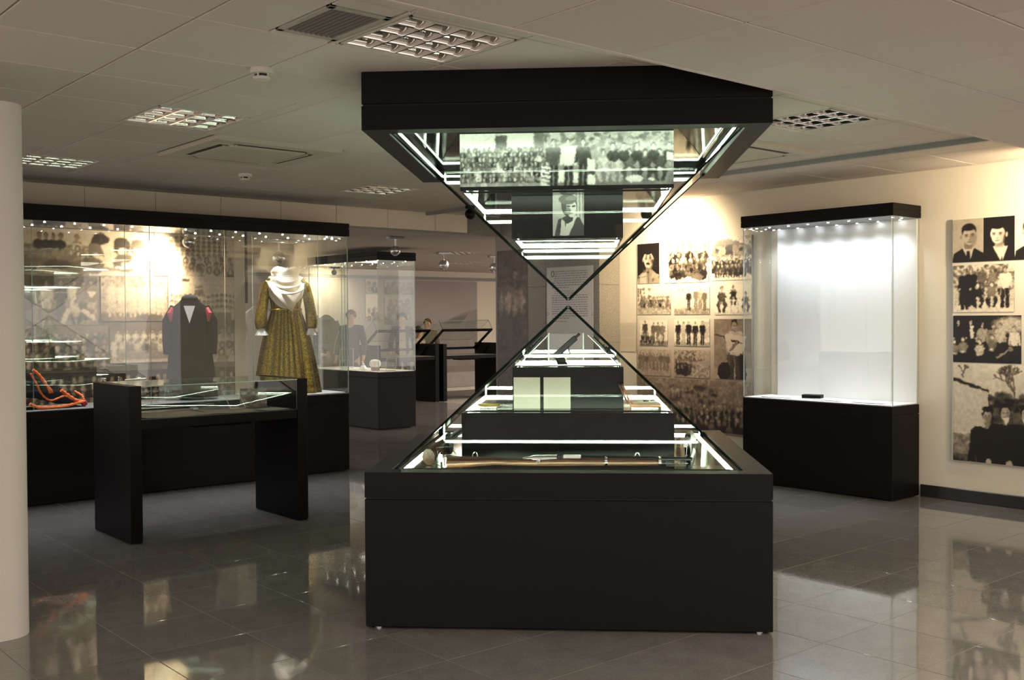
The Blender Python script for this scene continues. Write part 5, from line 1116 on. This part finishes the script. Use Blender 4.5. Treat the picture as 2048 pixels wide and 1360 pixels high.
# white text panel on the pillar
t = thing('information_sign', 'tall white text panel fixed to the grey stone pillar', 'sign', (7.984, 8.32, 1.5))
P = Print(.735, 1.035, 210, .90); gl = [k for k in (7, 8, 26)]
text_print(P, .045, .165, 5, .17, .88, .25, 1, .75); text_print(P, .165, .24, 3, .11, .88, .25, 2, .75, (2,)); text_print(P, .255, .30, 2, .17, .6, .25, 8, .7); text_print(P, .30, .565, 11, .11, .88, .22, 3, .85, (10,)); text_print(P, .575, .60, 1, .15, .45, .3, 4, .8)
P.rect(.065, .035, .115, .11, .90); P.ell(.093, .072, .026, .034, .15); P.ell(.093, .072, .016, .024, .90)
hang('panel', P, (7.976, 8.691, 1.034), (0, -1, 0), .735, 1.035, ((.06, .06, .065), (.55, .53, .52)), t, t.location, .006, m='photogloss')
for yy in (8.67, 7.975): q = MB(); q.lathe([(.012, 0), (.012, .006), (.004, .009)], n=12); q.xf(Matrix.Translation((7.976, yy, 1.55)) @ Matrix.Rotation(-PI / 2, 4, 'Y')); q.build('bolt', M['silver'], t, smooth=True, off=t.location)
t = thing('pillar_photo', 'narrow faded photo print fixed to the left of the grey pillar', 'photo', (7.984, 9.30, 1.5))
P = Print(.535, 1.7, 90, .25); P.a[:] = .22; P.noise(.1, .06); P.seated(.2, .14, .22, .62, .12, .5); P.rect(.05, .20, .30, .205, .6); P.rect(.0, .262, .315, .267, .5)
for x in (.05, .12, .19, .26): P.person(x, .285, .16, .75, .5, .7, .65, True)
P.ell(.16, .34, .15, .09, .75, .35, .8); P.organic(.03, .03, .2)
hang('print', P, (7.976, 9.565, .60), (0, -1, 0), .535, 1.7, ((.03, .025, .022), (.42, .35, .29)), t, t.location, .006)

# mural behind the long case
mu = thing('photo_mural', 'wide wall mural of old group photographs behind the long glass case', 'mural', (3.6, 10.2, 0))
P = Print(3.0, 1.9, 40, .34); P.noise(.1, .15); hang('backing', P, (1.93, 10.195, .55), (1, 0, 0), 3.005, 1.83, ((.04, .03, .025), (.55, .46, .38)), mu, mu.location, .004)
ML = [[2.60, 3.456, 2.365, 1.923], [3.455, 4.085, 2.365, 1.931], [4.095, 4.932, 2.370, 1.947], [2.941, 3.529, 1.919, 1.465], [3.562, 4.217, 1.934, 1.499], [4.227, 4.930, 1.949, 1.506], [3.642, 4.211, 1.435, 1.092], [2.60, 3.622, 1.456, 1.042], [4.222, 4.926, 1.48, 1.072], [2.10, 4.930, 1.02, 0.60]]
for k, (x0, x1, z1, z0) in enumerate(ML):
    w, h = x1 - x0, z1 - z0; P = Print(w, h, 150, .6); a = P.asp; tn = ((.03, .02, .016), (.66, .56, .45))
    if k == 0:
        P.grad(.72, .68); P.rect(0, .34, a, .62, .42); P.noise(.06, .2, .34, 1); P.rect(0, .62, a, 1, .35)
        for x in (.92, 1.06, 1.2, 1.35): P.bust(x, .17, .065, .5, .04, .06)
        P.bust(1.68, .18, .07, .55, .3, .5); [P.rect(1.58, .32 + .05 * i, 1.78, .34 + .05 * i, .85) for i in range(4)]
        P.crowd(1.5, a, .42, .5, 2, .06, 3, .2, .6, .3); P.line(1.2, .8, 1.75, .7, .05, .3); P.ell(1.3, .75, .3, .10, .2); P.line(.9, .85, 1.5, .95, .05, .6)
    elif k == 1:
        P.grad(.74, .68); P.rect(0, .8, a, .88, .45); P.rect(0, .88, a, 1, .7)
        P.ell(.25, .27, .19, .21, .08); P.ell(.37, .33, .115, .15, .74); P.ell(.27, .19, .18, .11, .07); P.ell(.16, .40, .10, .13, .07); P.ell(.12, .62, .22, .34, .28); P.line(.15, .55, .55, .75, .055, .72); P.line(.5, .75, .75, .70, .04, .74)
        P.ell(.72, .34, .18, .20, .08); P.ell(.73, .44, .10, .11, .68); P.ell(.72, .25, .18, .11, .07); P.ell(.78, .70, .26, .20, .2); P.line(.75, .72, .95, .72, .04, .7)
        P.ell(1.08, .36, .17, .20, .22); P.ell(1.09, .40, .095, .13, .82); P.ell(1.07, .27, .15, .10, .2); P.ell(1.12, .70, .22, .2, .6); P.line(.6, .80, 1.35, .78, .03, .8)
    elif k == 2:
        P.grad(.86, .8)
        for r_ in range(5):
            for i in range(13):
                if r_ + i * .5 > 1.2: P.ell(.12 + .135 * i, .09 + .10 * r_, .045, .042, .3); P.ell(.12 + .135 * i, .10 + .10 * r_, .022, .028, .65)
        P.crowd(.65, a, .62, .85, 3, .075, 9, .3, .85, .5)
    elif k == 3:
        P.grad(.4, .48); P.rect(0, .0, a, .2, .12, .7)
        for x, tp, bt in ((.28, .75, .7), (.55, .12, .2), (.82, .8, .78), (1.0, .4, .2), (1.16, .35, .6)): P.person(x, .08, .82, .55, .06, tp, bt, True)
        P.poly([(1.08, .3), (1.28, .3), (1.16, .45)], .88); P.rect(.1, .66, 1.2, .9, .18, .6); P.seated(.85, .5, .48, .7, .75, .12); P.line(.7, .7, .6, .92, .05, .78); P.line(1.0, .7, 1.2, .85, .05, .78)
    elif k == 4:
        P.grad(.6, .55); P.trees(0, a, .0, .5, .4, 40, 2); P.rect(0, .82, a, 1, .3)
        for i, x in enumerate((.25, .47, .7, .92, 1.12, 1.34)): P.person(x, .1 + .02 * (i % 2), .8, .7, .15, .72, .68, True)
        P.ell(1.1, .9, .3, .06, .25); P.ell(.5, .95, .3, .05, .4)
    elif k == 5:
        P.grad(.85, .8); P.rect(0, .0, a, .1, .8); P.rect(.32, .07, .5, .13, .15); text_print(P, .18, .26, 1, .2, .9, .5, 2, .5); P.rect(.62, .22, .82, .42, .35); P.rect(.62, .27, .82, .3, .8)
        for r_ in range(3):
            for i in range(15): P.ell(.08 + .108 * i, .45 + .13 * r_ + .02 * math.sin(i), .04, .045, .25); P.ell(.08 + .108 * i, .47 + .13 * r_, .022, .03, .72)
        P.rect(.75, .82, a * .95, 1, .35)
    elif k == 6:
        P.grad(.3, .5); P.rect(0, .9, a, 1, .72)
        for i in range(6): P.seated(.25 + .24 * i, .06, .5, .65, .85, .75)
        P.person(.12, .3, .6, .7, .2, .8, .8, True)
        for i in range(6): P.seated(.35 + .22 * i, .34, .52, .65, (.75, .4, .8, .25, .5, .85)[i], .5)
    elif k == 7: P.a[:] = .3; P.noise(.15, .1); P.crowd(.2, a, .18, .85, 5, .085, 61, .14, .6, .18); P.rect(0, 0, a, .18, .42)
    elif k == 8: P.a[:] = .32; P.noise(.1, .1); P.crowd(.1, a, .2, .75, 4, .085, 62, .2, .75, .4)
    else: P.a[:] = .08; P.noise(.1, .08); P.crowd(0, a, .2, .8, 5, .09, 63, .07, .5, .12)
    P.organic(.03, .05, .09 if k > 1 else .04)
    hang('photo_print', P, (x0, 10.190, z0), (1, 0, 0), w, h, tn, mu, mu.location, .004)
# far wall of the back room
def wallphoto(label, x0, x1, z1, z0, fn, tn, res=60):
    t = thing('wall_photo', label, 'photo', ((x0 + x1) / 2, 17.48, (z0 + z1) / 2)); P = Print(x1 - x0, z1 - z0, res, .6); fn(P); P.organic(.05, .06, .1); hang('print', P, (x0, 17.47, z0), (1, 0, 0), x1 - x0, z1 - z0, tn, t, t.location, .008); return t
MAU = ((.11, .09, .09), (.50, .45, .42))
wallphoto('upper pale group photo on the far wall, seen above the back room case', 11.66, 12.36, 2.29, 2.0, lambda P: (P.grad(.85, .7), P.crowd(.1, P.asp, .3, .75, 3, .13, 5, .2, .7, .3)), MAU)
wallphoto('lower pale group photo on the far wall, seen above the curly-haired visitor', 11.66, 12.30, 1.95, 1.40, lambda P: (P.grad(.8, .7), P.crowd(.1, P.asp, .2, .7, 4, .1, 6, .25, .75, .3)), MAU)
wallphoto('small sharp sepia photo high on the far wall', 11.22, 11.52, 2.29, 2.03, lambda P: (P.grad(.75, .5), P.crowd(.1, P.asp, .35, .7, 2, .16, 7, .1, .9, .5)), SEPIA, 90)
wallphoto('bright white photo below the small sepia one on the far wall', 11.22, 11.52, 2.0, 1.49, lambda P: (P.grad(.95, .8), P.crowd(.1, P.asp, .6, .9, 3, .07, 8, .3, .9, .5)), SEPIA, 90)
t = thing('sea_mural', 'mauve seascape mural with a dark headland on the far wall', 'mural', (13.2, 17.48, 1.1)); P = Print(1.615, 2.2, 60, .55)
P.grad(.62, .66); P.noise(.3, .05); P.rect(0, .40, P.asp, .80, .50, .8); P.noise(.06, .05, .4, .8)
P.poly([(P.asp * .40, .395), (P.asp * .75, .30), (P.asp, .26), (P.asp, .40)], .50); P.poly([(P.asp * .42, .40), (P.asp * .62, .345), (P.asp * .84, .31), (P.asp * .80, .35), (P.asp * .72, .40)], .2)
P.rect(0, .80, P.asp, .86, .35, .7); P.rect(0, .86, P.asp, 1, .72); P.noise(.05, .05, .8, 1)
hang('print', P, (12.395, 17.468, .085), (1, 0, 0), 1.615, 2.2, ((.11, .095, .10), (.52, .465, .45)), t, t.location, .01)

# ================================================================== visitors in the back room
def skin_mesh(name, joints, edges, mats, parent, sub=2, extra=None):
    """one continuous surface grown along a skeleton: joints = [(xyz, radius)], edges = index pairs"""
    me = bpy.data.meshes.new(name); me.from_pydata([j[0] for j in joints], edges, []); o = bpy.data.objects.new(name, me); C.objects.link(o)
    o.modifiers.new('skin', 'SKIN').use_smooth_shade = True
    for i, j in enumerate(joints):
        sv = me.skin_vertices[0].data[i]; r = j[1]; sv.radius = r if isinstance(r, tuple) else (r, r); sv.use_root = (i == 0)
    s = o.modifiers.new('subsurf', 'SUBSURF'); s.levels = sub; s.render_levels = sub
    dg = bpy.context.evaluated_depsgraph_get(); dg.update(); m2 = bpy.data.meshes.new_from_object(o.evaluated_get(dg)); o.modifiers.clear(); o.data = m2; m2.name = name
    for m in mats: m2.materials.append(m)
    m2.polygons.foreach_set('use_smooth', [True] * len(m2.polygons))
    if extra:   # join further closed surfaces (face features, fingers) into the same body
        import bmesh
        bm = bmesh.new(); bm.from_mesh(m2); t = bpy.data.meshes.new('tmp'); t.from_pydata(extra.v, [], extra.f); t.polygons.foreach_set('material_index', extra.m); t.polygons.foreach_set('use_smooth', [True] * len(extra.f)); bm.from_mesh(t); bm.to_mesh(m2); bm.free(); bpy.data.meshes.remove(t)
    o.parent = parent; return o
def person(label, x, y, h, face, top, bottom, hair, hair_kind, inner=None, look=0., stripe=False, arm='down', hold=False):
    """standing figure; local -y is the front"""
    t = thing('person', label, 'person', (x, y, 0), face, 'visitors in the back room'); k = h / 1.72
    def S(p): return (p[0] * k, p[1] * k, p[2] * k)
    el = [(-.235, .02, 1.14), (.235, .02, 1.14)]; wr = [(-.25, -.07, .90), (.25, -.07, .90)]
    if arm == 'front': el = [(-.22, .0, 1.13), (.22, .0, 1.13)]; wr = [(-.10, -.22, 1.02), (.10, -.22, 1.04)]
    J = [((0, 0, .95), (.135, .10)), ((0, .005, 1.12), (.125, .09)), ((0, .01, 1.28), (.145, .10)), ((0, .015, 1.41), (.10, .075)), ((0, .0, 1.49), .052), ((0, -.012, 1.56), .070), ((0, -.008, 1.63), .080), ((0, .0, 1.69), .055)]
    E = [(0, 1), (1, 2), (2, 3), (3, 4), (4, 5), (5, 6), (6, 7)]
    for s, e, w in ((-1, el[0], wr[0]), (1, el[1], wr[1])):
        b = len(J); J += [((s * .165, .015, 1.40), .058), (e, .042), (w, .028), ((w[0] - s * .0, w[1] - .035, w[2] - .05) if arm == 'down' else (w[0] - s * .05, w[1] - .03, w[2] - .01), (.030, .020))]; E += [(3, b), (b, b + 1), (b + 1, b + 2), (b + 2, b + 3)]
        b = len(J); J += [((s * .085, .0, .86), .085), ((s * .095, -.01, .50), .052), ((s * .10, .02, .10), .036), ((s * .115, -.13, .035), (.038, .028))]; E += [(0, b), (b, b + 1), (b + 1, b + 2), (b + 2, b + 3)]
    J = [(S(p), (tuple(a * k for a in r) if isinstance(r, tuple) else r * k)) for p, r in J]
    X = MB(); X.mi = 0   # face features and fingers
    X.tube([S((0, -.076, 1.632)), S((0, -.094, 1.602)), S((0, -.086, 1.592))], [.006 * k, .013 * k, .010 * k], 8)
    for s in (-1, 1):
        X.ball(S((s * .030, -.074, 1.632)), (.012 * k, .007 * k, .007 * k), 8, 1); X.tube([S((s * .016, -.082, 1.650)), S((s * .044, -.072, 1.652))], .004 * k, 6, 2)
        X.ball(S((s * .080, .005, 1.615)), (.010 * k, .020 * k, .030 * k), 8, 0)
    X.tube([S((-.022, -.078, 1.567)), S((0, -.084, 1.568)), S((.022, -.078, 1.567))], [.003 * k, .006 * k, .003 * k], 6, 3)
    for s, w in ((-1, wr[0]), (1, wr[1])):
        hd = Vector((w[0], w[1] - .035, w[2] - .05)) if arm == 'down' else Vector((w[0] - s * .05, w[1] - .03, w[2] - .01)); d = (hd - Vector(w)).normalized(); sd = Vector((0, 1, 0)).cross(d).normalized() if arm == 'down' else Vector((0, 0, 1)); fr = d.cross(sd).normalized()
        for q in range(4):
            o = sd * (-.021 + .014 * q) if arm != 'down' else fr * (-.021 + .014 * q); L = (.062, .072, .068, .052)[q]; cu = (sd if arm == 'down' else fr) * (-s * .018)
            X.tube([S(hd + o), S(hd + o + d * L * .55), S(hd + o + d * L + cu)], [.0085 * k, .008 * k, .006 * k], 6, 0)
        o = fr * .028 if arm == 'down' else sd * .028; X.tube([S(hd + o * .6 - d * .02), S(hd + o * 1.5 + d * .012), S(hd + o * 1.4 + d * .035)], [.010 * k, .009 * k, .007 * k], 6, 0)
    body = skin_mesh('body', J, E, [M['skin'], M['china'], M[hair], M['lip']], t, 2, X)
    # clothes grown along the same skeleton, a little wider
    T = [((0, 0, .80), (.165, .125)), ((0, .0, .95), (.160, .125)), ((0, .005, 1.12), (.145, .11)), ((0, .01, 1.28), (.165, .118)), ((0, .015, 1.42), (.118, .09)), ((0, .010, 1.475), (.064, .062))]; TE = [(0, 1), (1, 2), (2, 3), (3, 4), (4, 5)]
    for s, e, w in ((-1, el[0], wr[0]), (1, el[1], wr[1])):
        b = len(T); T += [((s * .170, .015, 1.405), .072), (e, .057), ((e[0] * .12 + w[0] * .88, e[1] * .12 + w[1] * .88, e[2] * .12 + w[2] * .88), .043)]; TE += [(4, b), (b, b + 1), (b + 1, b + 2)]
    T = [(S(p), (tuple(a * k for a in r) if isinstance(r, tuple) else r * k)) for p, r in T]; skin_mesh('jacket', T, TE, [M[top]], t, 2)
    B = [((0, 0, .95), (.142, .108)), ((0, 0, .90), (.14, .105))]; BE = [(0, 1)]
    for s in (-1, 1): b = len(B); B += [((s * .085, .0, .84), .098), ((s * .095, -.01, .50), .068), ((s * .10, .02, .07), .056)]; BE += [(1, b), (b, b + 1), (b + 1, b + 2)]
    B = [(S(p), (tuple(a * k for a in r) if isinstance(r, tuple) else r * k)) for p, r in B]; skin_mesh('trousers', B, BE, [M[bottom]], t, 1)
    for s in (-1, 1):
        q = MB(); q.tube([S((s * .10, .06, .045)), S((s * .105, -.02, .05)), S((s * .115, -.12, .035)), S((s * .12, -.17, .03))], [.04 * k, .045 * k, .042 * k, .024 * k], 10, flat=.8); q.build('shoe', M['shoe'], t, smooth=True)
    if inner:
        q = MB(); n = 7; vs = []
        for i in range(n): z = .84 + (1.42 - .84) * i / (n - 1); w = .075 - .02 * abs(i / (n - 1) - .3); d = np.interp(z, [.8, .95, 1.12, 1.28, 1.42], [-.130, -.131, -.116, -.124, -.098]); vs += [S((-w, d + .012, z)), S((0, d - .006, z)), S((w, d + .012, z))]
        q.add(vs, [(3 * i + j, 3 * i + j + 1, 3 * i + j + 4, 3 * i + j + 3) for i in range(n - 1) for j in (0, 1)]); q.add([(a, b + .02, c) for a, b, c in vs], [(3 * i + j, 3 * i + j + 3, 3 * i + j + 4, 3 * i + j + 1) for i in range(n - 1) for j in (0, 1)]); q.build('shirt_front', M[inner], t, smooth=True)
    if stripe:
        q = MB(); q.tube([S((-.20, -.055, 1.36)), S((-.285, -.035, 1.15)), S((-.285, -.10, .97))], .010, 6); q.build('sleeve_stripe', M['yellow'], t)
    q = MB(); n = 18; vs = []; fs = []; g = random.Random(int(x * 100)); big = {'curly': .030, 'short': .010, 'beanie': .014}[hair_kind]; rings = 8
    for i in range(rings + 1):
        ph = (PI * .60) * i / rings
        for j in range(n):
            th = 2 * PI * j / n; fr = max(0, -math.sin(th)); a = ph * (1 - .42 * fr * (hair_kind != 'beanie') - .22 * fr * (hair_kind == 'beanie')); R_ = big + (g.uniform(-.012, .012) if hair_kind == 'curly' else 0)
            vs.append(S(((.083 + R_) * math.sin(a) * math.cos(th), .004 + (.092 + R_) * math.sin(a) * math.sin(th), 1.628 + (.094 + R_) * math.cos(a))))
    for i in range(rings):
        for j in range(n): fs.append((i * n + j, i * n + (j + 1) % n, (i + 1) * n + (j + 1) % n, (i + 1) * n + j))
    q.add(vs, fs); q.build('knit_cap' if hair_kind == 'beanie' else 'hair', M['knit' if hair_kind == 'beanie' else hair], t, smooth='all')
    if hair_kind == 'beanie':
        q = MB(); q.ball(S((0, .05, 1.735)), (.075 * k, .07 * k, .05 * k), 14); q.build('cap_top', M['knit'], t, smooth=True)
        q = MB(); q.tube([S((.094 * math.cos(a), .004 + .104 * math.sin(a), 1.645 + .018 * max(0, -math.sin(a)))) for a in np.linspace(0, 2 * PI, 24)], .014 * k, 8, cap=False); q.build('cap_rim', M['knit'], t, smooth=True)
    return t
person('person in a dark navy jacket with a yellow stripe, turned to the display', 9.33, 14.98, 1.66, -.2 - .75, 'navy', 'jeans', 'hairl', 'short', stripe=True)
person('person with curly hair, dark open jacket and beige shirt behind the back room case', 11.82, 17.10, 1.61, -.55, 'navy', 'jeans', 'hairb', 'curly', inner='beige')
person('person in a black knitted cap and beige coat beside the raised desk lid', 11.62, 16.22, 1.33, .5, 'beige', 'jeans', 'hairb', 'beanie')
person('person with short hair in khaki behind the one in the black cap', 12.18, 16.75, 1.51, -.5, 'olive', 'jeans', 'hairl', 'short')
person('person in beige trousers half hidden by the gold dress', 8.60, 14.92, 1.58, .6, 'knit', 'beige', 'hairb', 'short', arm='front')
# costumes on stands behind the back room case
t = thing('dark_robe', 'long dark robe on a stand in the back room under the warm light', 'robe', (9.58, 16.2, 0), -.6)
q = MB(); q.lathe([(.30, .30), (.29, .5), (.24, .9), (.19, 1.2), (.18, 1.4), (.12, 1.52), (.05, 1.58), (.01, 1.59)], n=24, sx=1.1, sy=.75); q.build('robe', M['olive'], t, smooth=True)
for s in (-1, 1): q = MB(); q.tube([(s * .15, 0, 1.47), (s * .24, -.02, 1.2), (s * .28, -.04, .85)], [.06, .07, .085], 10); q.build('sleeve', M['olive'], t, smooth=True)
q = MB(); q.tube([(0, 0, .02), (0, 0, .5)], .02, 8); q.lathe([(.18, 0), (.18, .02), (.02, .03)], n=16); q.build('stand_base', M['black'], t, smooth=True)
t = thing('white_dress', 'pale white dress on a stand in the back room, left of the gold dress', 'dress', (6.45, 12.65, 0), -.5)
q = MB(); q.lathe([(.26, .62), (.24, .8), (.17, 1.15), (.12, 1.30), (.16, 1.5), (.15, 1.6), (.06, 1.68), (.01, 1.69)], n=24, sx=1.1, sy=.75); q.build('gown', M['cuff'], t, smooth=True)
for s in (-1, 1): q = MB(); q.tube([(s * .13, 0, 1.58), (s * .22, -.02, 1.35), (s * .24, -.05, 1.10)], [.05, .06, .055], 10); q.build('sleeve', M['cuff'], t, smooth=True)
q = MB(); q.tube([(0, 0, .02), (0, 0, .8)], .018, 8); q.lathe([(.18, 0), (.18, .02), (.02, .03)], n=16); q.build('stand_base', M['black'], t, smooth=True)
# lamps of the back room
lamp('back_room_lamp', 'AREA', (9.7, 12.5, 2.38), 14, (1, .9, .74), (9.7, 12.5, 0), .5)
lamp('back_room_lamp', 'AREA', (11.5, 14.6, 2.38), 16, (1, .86, .66), (11.5, 14.6, 0), .5)
lamp('back_room_lamp', 'AREA', (14.5, 13.5, 2.45), 22, (1, .86, .66), (14.5, 13.5, 0), .8)
lamp('back_room_lamp', 'AREA', (6.0, 14.5, 2.45), 22, (1, .86, .66), (6.0, 14.5, 0), .8)
